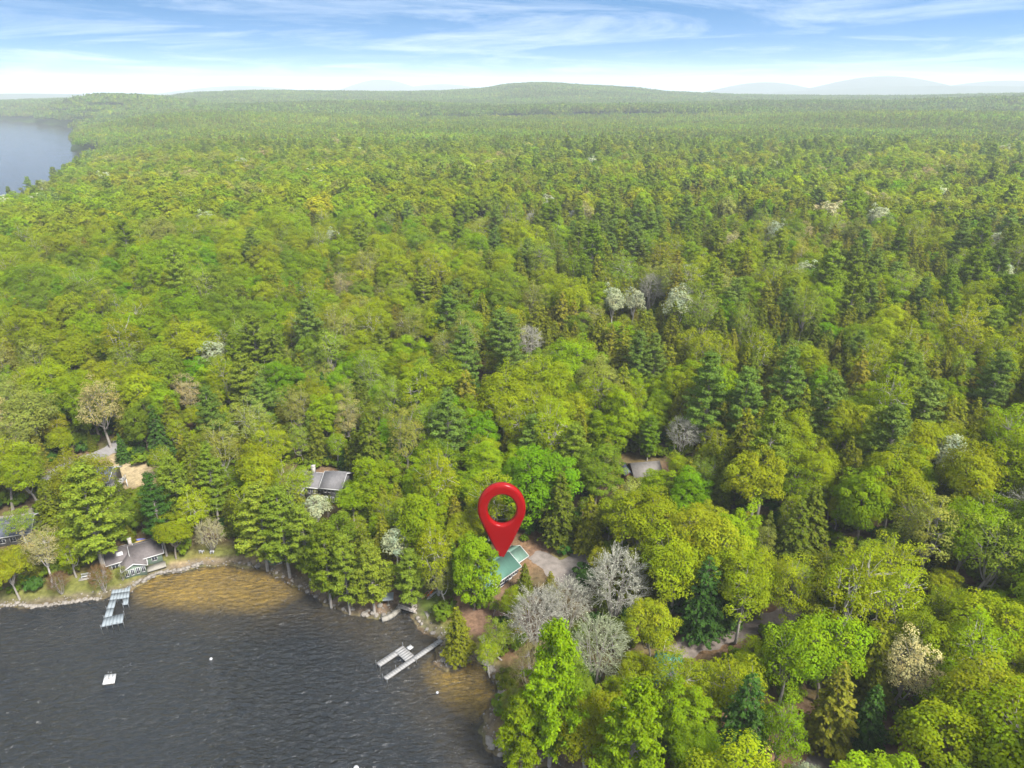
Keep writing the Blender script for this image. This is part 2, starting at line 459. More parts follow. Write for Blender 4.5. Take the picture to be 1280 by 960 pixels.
def broadleaf(seed, H=17.0, R=5.0, ncl=56, nl=64, leaf=0.42, zc=0.64, zr=0.34, zmin=-0.35, rc=(0.24, 0.34), fork=0.36, sparse=0.0, lean=0.03, nlimb=6):
    """returns (trunk MB, crown MB): forked trunk, limbs to every leaf cluster"""
    global RNG
    keep, RNG = RNG, np.random.default_rng(seed)
    T, C = MB(), MB()
    r0 = 0.011 * H + 0.07
    top = np.array([RNG.normal() * lean * H, RNG.normal() * lean * H, fork * H])
    T.tube(bent(np.array([0, 0, -0.4]), top, 4, 0), np.linspace(r0 * 1.35, r0 * 0.8, 4), 6)
    cz = np.array([top[0], top[1], zc * H])
    ph = RNG.random(6) * 6
    D = fib(ncl, zmin)
    th = np.arctan2(D[:, 1], D[:, 0])
    f = 0.82 + 0.15 * np.sin(2 * th + ph[0]) + 0.11 * np.sin(3 * th + ph[1]) + 0.07 * np.sin(5 * th + ph[3] + 4 * D[:, 2]) + RNG.normal(size=ncl) * 0.10
    P = cz + D * np.c_[f * R, f * R, f * zr * H * (1 + 0.12 * np.sin(th + ph[2]))]
    ni = max(4, ncl // 6)
    Di = norm(RNG.normal(size=(ni, 3)))
    Pi = cz + Di * np.array([R, R, zr * H]) * 0.45
    P = np.vstack([P, Pi])
    ax = norm(fib(nlimb, 0.15) + RNG.normal(size=(nlimb, 3)) * 0.12)
    ends = cz + ax * np.array([R, R, zr * H]) * np.array([0.52, 0.52, 0.4])
    limb = []
    for e in ends:
        st = top + (RNG.random() * 0.16 - 0.13) * np.array([0, 0, H]) * 0.7
        pts = bent(st, e, 5, 0.1)
        limb.append(pts)
        T.tube(pts, np.linspace(r0 * 0.62, r0 * 0.26, 5), 5)
    allp = np.vstack([l[2:] for l in limb])
    for p in P:
        q = allp[np.argmin(np.linalg.norm(allp - p, axis=1) + 0.8 * np.maximum(0, allp[:, 2] - p[2]))]
        T.tube(bent(q, p, 3, 0.05), np.linspace(r0 * 0.24, r0 * 0.07, 3), 3)
    for i, p in enumerate(P):
        rr = R * RNG.uniform(*rc) * (0.85 if i >= ncl else 1)
        n = int(nl * RNG.uniform(0.7, 1.25) * (rr / (R * 0.25)) ** 2)
        if sparse and RNG.random() < sparse: n = n // 3
        d = RNG.normal(size=(n, 3)); d[:, 2] += 0.45; d = norm(d)
        rad = rr * (0.5 + 0.55 * RNG.random((n, 1)) ** 0.6)
        c = p + d * rad * np.array([1, 1, 0.72])
        out = norm(c - (cz - np.array([0, 0, zr * H * 0.5])))
        nn = d * 0.65 + out * 0.9 + np.array([0, 0, 0.4]) + RNG.normal(size=(n, 3)) * 0.34
        cl = RNG.normal(1.0, 0.11) if i < ncl else 0.95
        v = cl * RNG.uniform(0.86, 1.14, n)
        w = RNG.normal(0, 0.035) + RNG.normal(0, 0.04, n)
        C.cards(c, nn, leaf * RNG.uniform(0.7, 1.35, n), np.c_[v * (1 + w), v, v * (1 - w)], 1.15)
    RNG = keep
    return T, C

def hemlock(seed, H=15.0, R=3.0, leaf=0.5, whorls=26, z0=0.1, droop=0.28, dens=1.0, power=0.8):
    global RNG
    keep, RNG = RNG, np.random.default_rng(seed)
    T, C = MB(), MB()
    T.tube([[0, 0, -0.4], [0, 0, H * 0.5], [0.1, 0, H * 0.97]], [0.011 * H + 0.05, 0.008 * H, 0.03], 6)
    for k in range(whorls):
        t = (k + RNG.random() * 0.5) / whorls
        z = H * (z0 + (0.99 - z0) * t)
        Lb = R * (1 - t) ** power * RNG.uniform(0.8, 1.15) + 0.15
        nb = max(4, int(9 * (1 - t) + 4))
        for b in range(nb):
            a = (b + RNG.random() * 0.7) / nb * 2 * PI + k
            L2 = Lb * RNG.uniform(0.72, 1.12)
            up = RNG.uniform(0.0, 0.16)
            dx = np.array([math.cos(a), math.sin(a), 0])
            e = np.array([0, 0, z]) + dx * L2 + np.array([0, 0, L2 * (up - droop)])
            if L2 > 1.3: T.tube([[0, 0, z], e * 0.55 + np.array([0, 0, z]) * 0.45 + [0, 0, 0.08 * L2], e], [0.045, 0.03, 0.012], 3)
            n = max(3, int(L2 * 5.0 * dens))
            s = RNG.uniform(0.25, 1.05, n)[:, None] ** 0.75
            wd = (1.05 - s) * 0.55 * L2 * 0.6 + 0.1
            side = np.array([-math.sin(a), math.cos(a), 0])
            c = np.array([0, 0, z]) + dx * L2 * s + side * RNG.normal(size=(n, 1)) * wd + np.array([0, 0, 1]) * (L2 * (up * s - droop * s ** 1.8) + RNG.normal(size=(n, 1)) * 0.1)
            nn = np.array([0, 0, 1.0]) + dx * 0.55 + RNG.normal(size=(n, 3)) * 0.35
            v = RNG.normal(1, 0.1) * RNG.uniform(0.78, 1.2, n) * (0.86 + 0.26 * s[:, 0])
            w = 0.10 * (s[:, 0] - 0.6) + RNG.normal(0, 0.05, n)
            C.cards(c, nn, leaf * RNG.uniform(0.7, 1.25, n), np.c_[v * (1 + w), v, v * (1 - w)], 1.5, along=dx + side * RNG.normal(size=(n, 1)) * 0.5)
    RNG = keep
    return T, C

def pine(seed, H=20.0, R=4.2, leaf=0.21, tiers=18, z0=0.2, nl=46):
    global RNG
    keep, RNG = RNG, np.random.default_rng(seed)
    T, C = MB(), MB()
    ln = RNG.normal(size=2) * 0.02 * H
    axis = lambda z: np.array([ln[0] * z / H, ln[1] * z / H, z])
    T.tube([axis(-0.4), axis(H * 0.35), axis(H * 0.7), axis(H * 0.97)], [0.013 * H + 0.06, 0.011 * H, 0.006 * H, 0.03], 6)
    for k in range(tiers):
        t = (k + RNG.random() * 0.4) / tiers
        z = H * (z0 + (0.97 - z0) * t)
        prof = (0.55 + 0.45 * min(1, t / 0.25)) * (1 - max(0, t - 0.2) / 0.86) ** 0.75
        nb = RNG.integers(4, 7)
        for b in range(nb):
            a = (b + RNG.random() * 0.8) / nb * 2 * PI + k * 1.1
            L2 = R * prof * RNG.uniform(0.6, 1.2) + 0.25
            rise = RNG.uniform(0.1, 0.4) + 0.4 * t
            dx = np.array([math.cos(a), math.sin(a), 0])
            st = axis(z)
            e = st + dx * L2 + np.array([0, 0, L2 * rise])
            T.tube([st, st * 0.5 + e * 0.5 - [0, 0, 0.06 * L2], e], [0.07, 0.045, 0.015], 3)
            nt_ = max(2, int(L2 * 2.1))
            for q in range(nt_):
                s = 0.35 + 0.65 * (q + RNG.random() * 0.6) / nt_
                c0 = st + (e - st) * s + np.array([-dx[1], dx[0], 0]) * RNG.normal() * 0.3 * L2 * 0.5 * s
                n = nl
                d = norm(RNG.normal(size=(n, 3)) * [1, 1, 0.55] + [0, 0, 0.35] + dx * 0.35)
                c = c0 + d * RNG.uniform(0.1, 0.72, (n, 1)) * np.array([1, 1, 0.85])
                nn = d * 0.8 + dx * .35 + np.array([0, 0, 0.6]) + RNG.normal(size=(n, 3)) * 0.5
                v = RNG.normal(1, 0.1) * RNG.uniform(0.8, 1.2, n)
                w = RNG.normal(0, 0.05, n)
                C.cards(c, nn, leaf * RNG.uniform(0.6, 1.2, n), np.c_[v * (1 + w), v, v * (1 - w)], 1.9, along=d)
    RNG = keep
    return T, C

def bare(seed, H=13.0, R=4.5, ncl=84, leaf=0.10, nl=20, zmin=-0.3):
    """fine twigged crown with small pale buds"""
    global RNG
    keep, RNG = RNG, np.random.default_rng(seed)
    T, C = MB(), MB()
    r0 = 0.011 * H + 0.05
    forks = [np.array([RNG.normal() * 0.5, RNG.normal() * 0.5, -0.3]) for _ in range(3)]
    cz = np.array([0, 0, 0.56 * H])
    D = fib(ncl, zmin)
    f = 0.88 + RNG.normal(size=ncl) * 0.1
    P = cz + D * f[:, None] * np.array([R, R, 0.44 * H])
    limb = []
    for q, fk in enumerate(forks):
        for e in norm(fib(4, 0.2) + RNG.normal(size=(4, 3)) * 0.2):
            p = bent(fk * 0.6 + np.array([0, 0, H * 0.06]), cz + e * np.array([R, R, 0.42 * H]) * 0.62, 5, 0.1)
            limb.append(p)
            T.tube(p, np.linspace(r0 * 0.6, r0 * 0.25, 5), 5)
    allp = np.vstack([l[1:] for l in limb])
    for p in P:
        q = allp[np.argmin(np.linalg.norm(allp - p, axis=1) + 1.5 * np.maximum(0, allp[:, 2] - p[2] + 0.5))]
        T.tube(bent(q, p, 4, 0.06), np.linspace(r0 * 0.24, 0.02, 4), 3)
        for _ in range(15):
            t = RNG.uniform(0.35, 1)
            s = q + (p - q) * t
            e = s + norm(norm(p - q) + RNG.normal(size=3) * 0.55) * RNG.uniform(0.8, 1.7)
            C.tube([s, (s + e) / 2 + RNG.normal(size=3) * 0.08, e], [0.03, 0.022, 0.012], 3, 0, np.ones(3) * RNG.uniform(.7, 1.05))
            n = nl // 9
            tt = RNG.uniform(0.3, 1.05, (n, 1))
            c = s + (e - s) * tt + RNG.normal(size=(n, 3)) * 0.12
            v = RNG.uniform(0.8, 1.2, n)
            C.cards(c, RNG.normal(size=(n, 3)) + [0, 0, 0.8], leaf * RNG.uniform(0.6, 1.3, n), np.c_[v, v, v], 1.6)
    RNG = keep
    return T, C

KINDS = {  # species: list of (trunk, crown, bark)
    'oak': [(*broadleaf(100 + i, H=16.5, R=5.2 + 0.3 * (i % 3), ncl=88, nl=185, leaf=0.225, rc=(.17, .27)), BARK if i % 2 else GREYBARK) for i in range(5)],
    'airy': [(*broadleaf(140 + i, H=17.5, R=4.6, ncl=68, nl=95, leaf=0.215, rc=(.19, .29), zc=0.64, zr=0.36, zmin=-0.5, fork=0.36, sparse=0.25, nlimb=7), PALEBARK if i % 2 else GREYBARK) for i in range(4)],
    'maple': [(*broadleaf(170 + i, H=15.0, R=4.8, ncl=88, nl=200, leaf=0.23, zc=0.58, zr=0.42, zmin=-0.7, rc=(0.18, 0.27), fork=0.25), BARK) for i in range(3)],
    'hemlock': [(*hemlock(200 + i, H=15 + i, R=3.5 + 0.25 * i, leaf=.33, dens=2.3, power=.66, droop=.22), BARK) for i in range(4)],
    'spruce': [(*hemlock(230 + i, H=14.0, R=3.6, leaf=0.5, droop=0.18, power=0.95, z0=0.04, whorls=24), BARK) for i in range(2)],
    'pine': [(*pine(260 + i, H=20.0 + i, R=4.3), GREYBARK) for i in range(4)],
    'bare': [(*bare(300 + i), GREYBARK) for i in range(3)],
    'silver': [(*broadleaf(330 + i, H=16.0, R=4.2, ncl=50, nl=42, leaf=0.34, zmin=-0.3), PALEBARK) for i in range(2)],
    'bush': [(*broadleaf(350 + i, H=2.6, R=1.7, ncl=16, nl=26, leaf=0.36, zc=0.5, zr=0.48, zmin=-0.4, fork=0.15, nlimb=4), BARK) for i in range(3)],
}
KIND_H = {'oak': 16.5, 'airy': 17.5, 'maple': 15.0, 'hemlock': 16.5, 'spruce': 14.0, 'pine': 21.5, 'bare': 13.0, 'silver': 16.0, 'bush': 2.6}
KIND_R = {'oak': 5.4, 'airy': 4.8, 'maple': 5.0, 'hemlock': 3.8, 'spruce': 3.6, 'pine': 4.3, 'bare': 4.6, 'silver': 4.4, 'bush': 1.8}
KIND_ZC = {'oak': 0.66, 'airy': 0.70, 'maple': 0.6, 'hemlock': 0.5, 'spruce': 0.45, 'pine': 0.62, 'bare': 0.55, 'silver': 0.66, 'bush': 0.5}

MESHES = {}
for k, lst in KINDS.items():
    MESHES[k] = [(T.mesh(k + '_trunk', bk), C.mesh(k + '_crown', FOL)) for T, C, bk in lst]

def joined(T, C, bark):
    J = MB()
    for v, f, t in zip(T.v, T.f, T.t): J.v.append(v)
    J.v, J.f, J.m, J.t, J.n = list(T.v), list(T.f), [np.full(len(f), 1, int) for f in T.f], list(T.t), T.n
    for v, f, t in zip(C.v, C.f, C.t):
        J.v.append(v); J.f.append(f + T.n); J.m.append(np.zeros(len(f), int)); J.t.append(t)
    return J.mesh('forest_tree', [FOL, bark])

# ------------------------------------------------------------------ colours of crowns (base colour, plain word)
PAL = {
    'yellow-green': (0.172, 0.215, 0.006), 'golden-green': (0.196, 0.218, 0.008), 'lime green': (0.145, 0.215, 0.005), 'bright green': (0.098, 0.190, 0.004),
    'mid green': (0.110, 0.165, 0.010), 'pale olive': (0.190, 0.210, 0.036), 'tan budding': (0.245, 0.220, 0.085), 'olive': (0.128, 0.146, 0.010),
    'dark olive': (0.088, 0.112, 0.010), 'brownish olive': (0.148, 0.146, 0.014), 'dark green': (0.042, 0.092, 0.014), 'blue-green': (0.122, 0.182, 0.028),
    'soft green': (0.152, 0.206, 0.018), 'silvery': (0.31, 0.34, 0.20), 'grey': (0.38, 0.375, 0.305), 'cream': (0.44, 0.40, 0.20), 'rusty': (0.25, 0.14, 0.06),
}
MIX = {
    'oak': [('mid green', .10), ('lime green', .28), ('yellow-green', .44), ('golden-green', .12), ('pale olive', .06)],
    'airy': [('soft green', .18), ('lime green', .12), ('yellow-green', .36), ('golden-green', .08), ('pale olive', .21), ('tan budding', .05)],
    'maple': [('bright green', .3), ('lime green', .45), ('mid green', .25)],
    'hemlock': [('dark olive', .27), ('olive', .53), ('brownish olive', .20)],
    'spruce': [('dark green', .6), ('dark olive', .4)],
    'pine': [('blue-green', .22), ('mid green', .28), ('soft green', .5)],
    'bare': [('grey', 1.0)], 'silver': [('silvery', 1.0)],
    'bush': [('dark green', .25), ('mid green', .5), ('dark olive', .25)],
}
def patchy(x, y, s=1.0):
    return (np.sin(x * .043 / s + 1.7 * np.sin(y * .031 / s)) + np.sin(y * .052 / s + 1.9 * np.sin(x * .027 / s) + 1) + .7 * np.sin(x * .11 / s + y * .09 / s)) / 2.7

def pick_col(kind, x=None, y=None):
    ws = MIX[kind]
    r, s = RNG.random(), 0
    if x is not None and RNG.random() < .65:      # neighbours tend to be alike
        r = float(np.clip(.5 + .62 * patchy(x + 70, y + 40, 1.3), 0, .999))
    for nme, w in ws:
        s += w
        if r <= s: return nme
    return ws[-1][0]
def jig(nme):
    c = np.array(PAL[nme])
    v = RNG.normal(1, 0.09)
    return np.clip(c * v * (1 + RNG.normal(size=3) * (np.array([.035, .02, .05]) if nme not in ('grey', 'silvery') else .012)), 0.004, 0.8)

# ------------------------------------------------------------------ roads and paths (sheets over the ground)
GRAVEL = plain('gravel', (0.175, 0.152, 0.134), 0.95, 0.22, 0.55, 0.1)
TARMAC = plain('worn_tarmac', (0.20, 0.19, 0.185), 0.9, 0.18, 0.5, 0.1)
SOIL = plain('soil_track', (0.20, 0.165, 0.14), 0.95, 0.25, 0.6, 0.1)

def drape(name, label, cat, poly_px, mat, lift=0.05, step=0.7):
    """ground sheet inside an outline, laid a little above the terrain"""
    poly = np.array([at(x, y)[:2] for x, y in poly_px])
    lo, hi = poly.min(0) - 1, poly.max(0) + 1
    xs, ys = np.arange(lo[0], hi[0], step), np.arange(lo[1], hi[1], step)
    X, Y = np.meshgrid(xs, ys, indexing='ij')
    P = np.c_[X.ravel(), Y.ravel()]
    d = poly_sd(P, [tuple(p) for p in poly])
    edge = 0.5 * np.sin(P[:, 0] * 1.3) + 0.4 * np.sin(P[:, 1] * 1.9 + P[:, 0])
    Z = height(P[:, 0], P[:, 1]) + lift - np.clip((d + edge * 0.5 + 0.4) * 0.12, 0, 1)
    ny = len(ys)
    i, j = np.meshgrid(np.arange(len(xs) - 1), np.arange(ny - 1), indexing='ij')
    Q = np.stack([i * ny + j, (i + 1) * ny + j, (i + 1) * ny + j + 1, i * ny + j + 1], -1).reshape(-1, 4)
    keep = (d[Q] < 0.9).all(1)
    mb = MB(); mb.add(np.c_[P, Z], Q[keep])
    o = mb.build(name, mat, smooth=True)
    return tag(o, label, cat, kind='structure')

def strip_px(pts, w):
    c = [at(x, y)[:2] for x, y in pts]
    c = np.array(c); t = norm(np.gradient(c, axis=0)); n = np.c_[-t[:, 1], t[:, 0]] * w / 2
    out = np.vstack([c + n, (c - n)[::-1]])
    px, py, _ = proj(out[:, 0], out[:, 1], height(out[:, 0], out[:, 1]))
    return list(zip(px, py))

drape('driveway', 'grey gravel driveway forking beside the green roofed cottage', 'driveway',
      [(662, 697), (673, 686), (684, 692), (701, 700), (715, 693), (732, 690), (739, 697), (732, 712), (727, 740), (700, 735), (680, 716)], GRAVEL)
drape('road', 'grey road curving out of the woods above the deck house', 'road',
      strip_px([(168, 546), (152, 554), (139, 562), (120, 570), (100, 578), (80, 585), (66, 596), (62, 612), (58, 625)], 5.0), TARMAC)
drape('gravel_path', 'pale gravel path beside the dark roofed house', 'path', strip_px([(45, 630), (37, 642), (30, 652)], 2.2), GRAVEL)
drape('yard', 'dark gravel yard behind the slate roofed house', 'yard', [(-10, 648), (0, 648), (34, 644), (60, 643), (58, 654), (30, 656), (-10, 658)], TARMAC)
drape('track', 'earth track running under the leafy trees', 'track', strip_px([(838, 816), (870, 806), (905, 795), (940, 783), (975, 772), (1005, 760)], 4.0), SOIL)
drape('gravel_lot', 'grey gravel clearing among reddish leaf litter', 'clearing', [(990, 965), (1005, 948), (1030, 940), (1060, 943), (1090, 948), (1102, 965), (1060, 985), (1000, 985)], GRAVEL)

# ------------------------------------------------------------------ buildings
WHITE = plain('white_trim', (0.42, 0.42, 0.41), 0.6, 0.06, 2.0)
GLASS = plain('window_glass', (0.03, 0.035, 0.045), 0.12, 0.05, 1.0, 0.6)
GREENROOF = plain('green_metal_roof', (0.062, 0.135, 0.105), 0.45, 0.08, 0.8, 0.4, stretch=(3, .4, 1))
GREYGREEN = plain('faded_green_roof', (0.100, 0.165, 0.130), 0.5, 0.10, 0.8, 0.4)
NAVY = plain('navy_siding', (0.030, 0.040, 0.075), 0.7, 0.1, 1.0, stretch=(.3, .3, 8))
GREYSHINGLE = plain('grey_shingle_roof', (0.135, 0.130, 0.132), 0.9, 0.12, 1.6, 0.1)
BROWNSHINGLE = plain('brown_shingle_roof', (0.118, 0.104, 0.102), 0.9, 0.12, 1.6, 0.1)
TANSHINGLE = plain('tan_shingle_roof', (0.150, 0.136, 0.122), 0.9, 0.12, 1.6, 0.1)
SLATE = plain('slate_blue_roof', (0.085, 0.095, 0.125), 0.85, 0.12, 1.6, 0.15)
TEALROOF = plain('teal_metal_roof', (0.02, 0.16, 0.14), 0.45, 0.1, 0.8, 0.4)
GREYSIDING = plain('grey_siding', (0.15, 0.15, 0.155), 0.75, 0.1, 1.0, stretch=(.3, .3, 8))
SAGE = plain('sage_green_siding', (0.16, 0.21, 0.16), 0.75, 0.08, 1.0, stretch=(.3, .3, 8))
REDBROWN = plain('red_brown_siding', (0.12, 0.05, 0.035), 0.8, 0.15, 1.0)
WOOD = plain('weathered_wood', (0.30, 0.27, 0.24), 0.85, 0.2, 1.0, stretch=(.3, 4, 4))
CONCRETE = plain('pale_concrete', (0.22, 0.205, 0.175), 0.9, 0.12, 1.2)
BRICK = plain('chimney_stone', (0.34, 0.32, 0.29), 0.9, 0.25, 5.0)

def house_root(name, A, B, label, cat='house', grade=0.0):
    a, b = at(*A), at(*B)
    u = b - a; L = float(np.hypot(u[0], u[1]))
    rz = math.atan2(u[1], u[0])
    z = min(a[2], b[2]) + grade
    r = empty(name, (*(0.5 * (a + b))[:2], z), rz, label, cat)
    return r, L

def block(root, x0, x1, y0, y1, h, rise, axis, wall, roof, trim=WHITE, ov=0.45, base=-1.2, z0=0.0):
    """walls with gables under a two-slope roof; the ridge runs along axis"""
    mb = MB()
    if axis == 'x':
        ym = (y0 + y1) / 2
        prof = [(y0, base), (y1, base), (y1, h), (ym, h + rise - 0.02), (y0, h)]
        ends = (x0, x1); P = lambda e, p: [e, p[0], p[1]]
    else:
        xm = (x0 + x1) / 2
        prof = [(x0, base), (x1, base), (x1, h), (xm, h + rise - 0.02), (x0, h)]
        ends = (y0, y1); P = lambda e, p: [p[0], e, p[1]]
    V = [P(e, p) for e in ends for p in prof]
    mb.add(np.array(V) + [0, 0, z0], [[0, 1, 2, 4], [5, 9, 7, 6], [0, 5, 6, 1], [1, 6, 7, 2], [4, 9, 5, 0]])
    mb.add(np.array(V) + [0, 0, z0], [[2, 3, 4], [9, 8, 7]])
    # polygon sizes differ: keep them in separate arrays
    w = mb.build('wall', wall, root)
    rb = MB()
    th = 0.16
    half = (y1 - y0) / 2 if axis == 'x' else (x1 - x0) / 2
    sl = rise / half
    for s in (-1, 1):
        e0, e1 = ends[0] - ov, ends[1] + ov
        cx = (y0 + y1) / 2 if axis == 'x' else (x0 + x1) / 2
        lowd, lowz = half + ov, h + rise - sl * (half + ov) + 0.03
        pts = []
        for e in (e0, e1):
            for d, z in ((0, h + rise + 0.03), (lowd, lowz)):
                for t in (0, th):
                    pts.append([e, cx + s * d, z + t] if axis == 'x' else [cx + s * d, e, z + t])
        rb.add(np.array(pts) + [0, 0, z0], [[0, 2, 6, 4], [1, 5, 7, 3], [0, 1, 3, 2], [4, 6, 7, 5], [2, 3, 7, 6], [0, 4, 5, 1]])
    r = rb.build('roof', roof, root)
    if trim is not None:
        tb = MB()
        for s in (-1, 1):
            cx = (y0 + y1) / 2 if axis == 'x' else (x0 + x1) / 2
            d, z = half + ov + 0.05, h + rise - sl * (half + ov) + 0.08 + z0
            mid, ln = (ends[0] + ends[1]) / 2, ends[1] - ends[0] + 2 * ov
            if axis == 'x': tb.box((mid, cx + s * d, z), (ln, 0.09, 0.24))
            else: tb.box((cx + s * d, mid, z), (0.09, ln, 0.24))
            for e, q in ((ends[0] - ov - 0.05, -1), (ends[1] + ov + 0.05, 1)):
                a = np.array([0, h + rise + 0.1 + z0]); b = np.array([half + ov, h + rise - sl * (half + ov) + 0.1 + z0])
                m = (a + b) / 2; ll = np.linalg.norm(b - a); an = math.atan2(b[1] - a[1], b[0] - a[0])
                if axis == 'x': tb.box((e, cx + s * m[0], m[1]), (0.09, ll, 0.22), rx=s * an)
                else: tb.box((cx + s * m[0], e, m[1]), (ll, 0.09, 0.22), ry=-s * an)
        tb.build('fascia', trim, root)
    return w, r

def window(root, x, y, z, w, h, face='front', bars=1, frame=WHITE):
    """a framed window proud of the wall; its glass is a child"""
    rz = {'front': 0, 'right': PI / 2, 'left': -PI / 2}[face]
    M = np.array(Matrix.Rotation(rz, 3, 'Z'))
    mb = MB(); t = 0.11
    for c, s in (((-w / 2, 0, 0), (t, .1, h + t)), ((w / 2, 0, 0), (t, .1, h + t)), ((0, 0, h / 2), (w - t, .098, t)), ((0, 0, -h / 2), (w - t, .098, t))):
        mb.box(c, s)
    for k in range(bars):
        mb.box((-w / 2 + w * (k + 1) / (bars + 1), 0.004, 0), (0.07, .08, h - t))
    f = mb.build('window', frame, root, loc=Vector((x, y, z)), rz=rz)
    pb = MB(); pb.box((0, 0.02, 0), (w - t, 0.03, h - t))
    pb.build('pane', GLASS, f)
    return f

def door(root, x, y, z, w=0.95, h=2.05, mat=WHITE):
    mb = MB(); mb.box((0, 0, 0), (w, .08, h)); mb.box((0, -.05, h * .22), (w * .6, .03, h * .35))
    d = mb.build('door', mat, root, loc=Vector((x, y, z)))
    hb = MB(); hb.box((w * .38, -.08, -.05), (.06, .08, .12)); hb.build('handle', GREYBARK, d)

def railing(mb, pts, h=1.0, n=5):
    for a, b in zip(pts[:-1], pts[1:]):
        a, b = np.array(a, float), np.array(b, float)
        d = b - a; L = np.linalg.norm(d); rz = math.atan2(d[1], d[0])
        mb.box((a + b) / 2 + [0, 0, h], (L, .12, .12), rz)
        mb.box((a + b) / 2 + [0, 0, .25], (L - .05, .08, .1), rz)
        for k in range(n + 1):
            mb.box(a + d * k / n + [0, 0, h / 2 - .03], (.09, .09, h - .06), rz)

# green roofed cottage the marker stands on
gc, L = house_root('lake_cottage', (606, 751), (648, 715), 'navy lake cottage with green metal roof and white framed windows', 'house')
GC_L = L
hw = L / 2
block(gc, -hw, hw, 0, 6.6, 2.9, 1.75, 'x', NAVY, GREENROOF, WHITE)
block(gc, hw + 0.02, hw + 4.4, 1.6, 6.2, 2.3, 1.2, 'x', NAVY, GREYGREEN, WHITE, ov=0.35)
for k in range(5): window(gc, -hw + 1.3 + k * (L - 2.6) / 4, -0.05, 1.95, 1.5, 1.2)
for k in range(3): window(gc, -hw + 2.6 + k * (L - 5.2) / 2, -0.05, 0.3, 1.0, 0.7)
door(gc, hw - 2.6, -0.05, 0.35)

# long grey house
lh, L = house_root('long_house', (360, 627), (427, 632), 'long grey shingled house half hidden by lakeside trees', 'house', 0.4)
hw = L / 2
block(lh, -hw, hw * 0.3, 1.2, 7.5, 4.0, 1.9, 'x', GREYSIDING, GREYSHINGLE, WHITE)
block(lh, hw * 0.3 + 0.02, hw, 0.4, 7.9, 4.6, 2.1, 'x', GREYSIDING, GREYSHINGLE, WHITE)
block(lh, -hw + 0.6, -hw + 4.2, -1.4, 3.6, 3.9, 1.5, 'y', GREYSIDING, GREYSHINGLE, WHITE)
for k in range(4): window(lh, hw * 0.3 + 0.9 + k * (hw * 0.7 - 1.7) / 3, 0.35, 3.7, 0.75, 1.1)
for k in range(3): window(lh, hw * 0.3 + 1.0 + k * 1.6, 0.35, 1.2, 0.9, 1.5)
for k in range(4): window(lh, -hw + 1.05 + k * 0.9, -1.45, 2.4, 0.7, 2.4, bars=0)
for k in range(3): window(lh, -hw + 5.4 + k * 1.4, 1.15, 2.6, 0.9, 1.3)
door(lh, hw * 0.3 + 4.9, 0.33, 0.7)
ch = MB(); ch.box((-2.2, 6, 5.8), (0.8, 0.8, 2.4)); ch.box((-2.2, 6, 7.05), (1.0, 1.0, 0.15)); ch.build('chimney', BRICK, lh)

# sage green cottage on the left shore
sc_, L = house_root('shore_cottage', (138, 722), (205, 704), 'low brown roofed cottage with sage walls and a white framed sun porch', 'house', 0.1)
hw = L / 2
block(sc_, -hw, -hw + L * 0.46, 2.2, 7.6, 2.5, 1.3, 'x', SAGE, BROWNSHINGLE, WHITE)
block(sc_, -hw + L * 0.46 + 0.02, hw, 0.6, 7.0, 2.6, 1.6, 'x', SAGE, BROWNSHINGLE, WHITE)
block(sc_, -hw + L * 0.26, -hw + L * 0.66, -1.7, 3.4, 2.25, 1.1, 'y', SAGE, BROWNSHINGLE, WHITE)
x0 = -hw + L * 0.26; wd = L * 0.40
for k in range(4): window(sc_, x0 + wd * (k + .5) / 4, -1.75, 1.25, wd / 4 - 0.35, 1.5)
for k in range(2): window(sc_, hw - 1.6 - k * 2.0, 0.55, 1.5, 1.1, 1.1)
window(sc_, -hw + 1.3, 2.15, 1.35, 1.3, 1.2)
dk = MB(); dk.box((hw - L * 0.15, -0.7, 0.1), (L * 0.36, 2.3, 0.22)); dk.build('patio', CONCRETE, sc_)
ch = MB(); ch.box((-0.3, 6.5, 3.7), (0.7, 0.7, 2.0)); ch.box((-0.3, 6.5, 4.75), (0.86, 0.86, 0.14)); ch.build('chimney', BRICK, sc_)
ch = MB(); ch.box((-hw + 2.6, 3.6, 3.35), (1.3, 0.9, 0.35), rx=0.45); ch.build('skylight', WHITE, sc_)

# house with a white railed deck
dh, L = house_root('deck_house', (116, 622), (138, 622), 'slate roofed house with a white railed deck at its corner', 'house', 0.3)
hw = L / 2
block(dh, -hw - 2.5, hw, 0.4, 7.5, 4.2, 1.8, 'x', GREYSIDING, SLATE, WHITE)
for k in range(3): window(dh, hw - 1.2 - k * 2.0, 0.35, 3.1, 1.0, 1.2)
dkb = MB(); dkb.box((hw + 1.3, 2.2, 2.5), (2.6, 4.6, 0.2))
deck = dkb.build('deck', WOOD, dh)
rb = MB(); railing(rb, [(hw + .1, -.05, 2.6), (hw + 2.55, -.05, 2.6), (hw + 2.55, 4.45, 2.6)]); rb.build('railing', WHITE, deck)
for px_, py_ in ((hw + .2, 0), (hw + 2.5, 0), (hw + 2.5, 4.4)):
    pb = MB(); pb.box((px_, py_, 0.7), (.18, .18, 3.4)); pb.build('post', WHITE, deck)

# slate roofed house at the left edge
lf, L = house_root('slate_roof_house', (-30, 690), (40, 676), 'wide low house with slate blue roof and pale gutter', 'house', 0.2)
hw = L / 2
block(lf, -hw, hw, 0, 8, 2.8, 2.0, 'x', GREYSIDING, SLATE, WHITE)
for k in range(5): window(lf, -hw + 1.4 + k * (L - 2.8) / 4, -.05, 1.5, 1.2, 1.2)

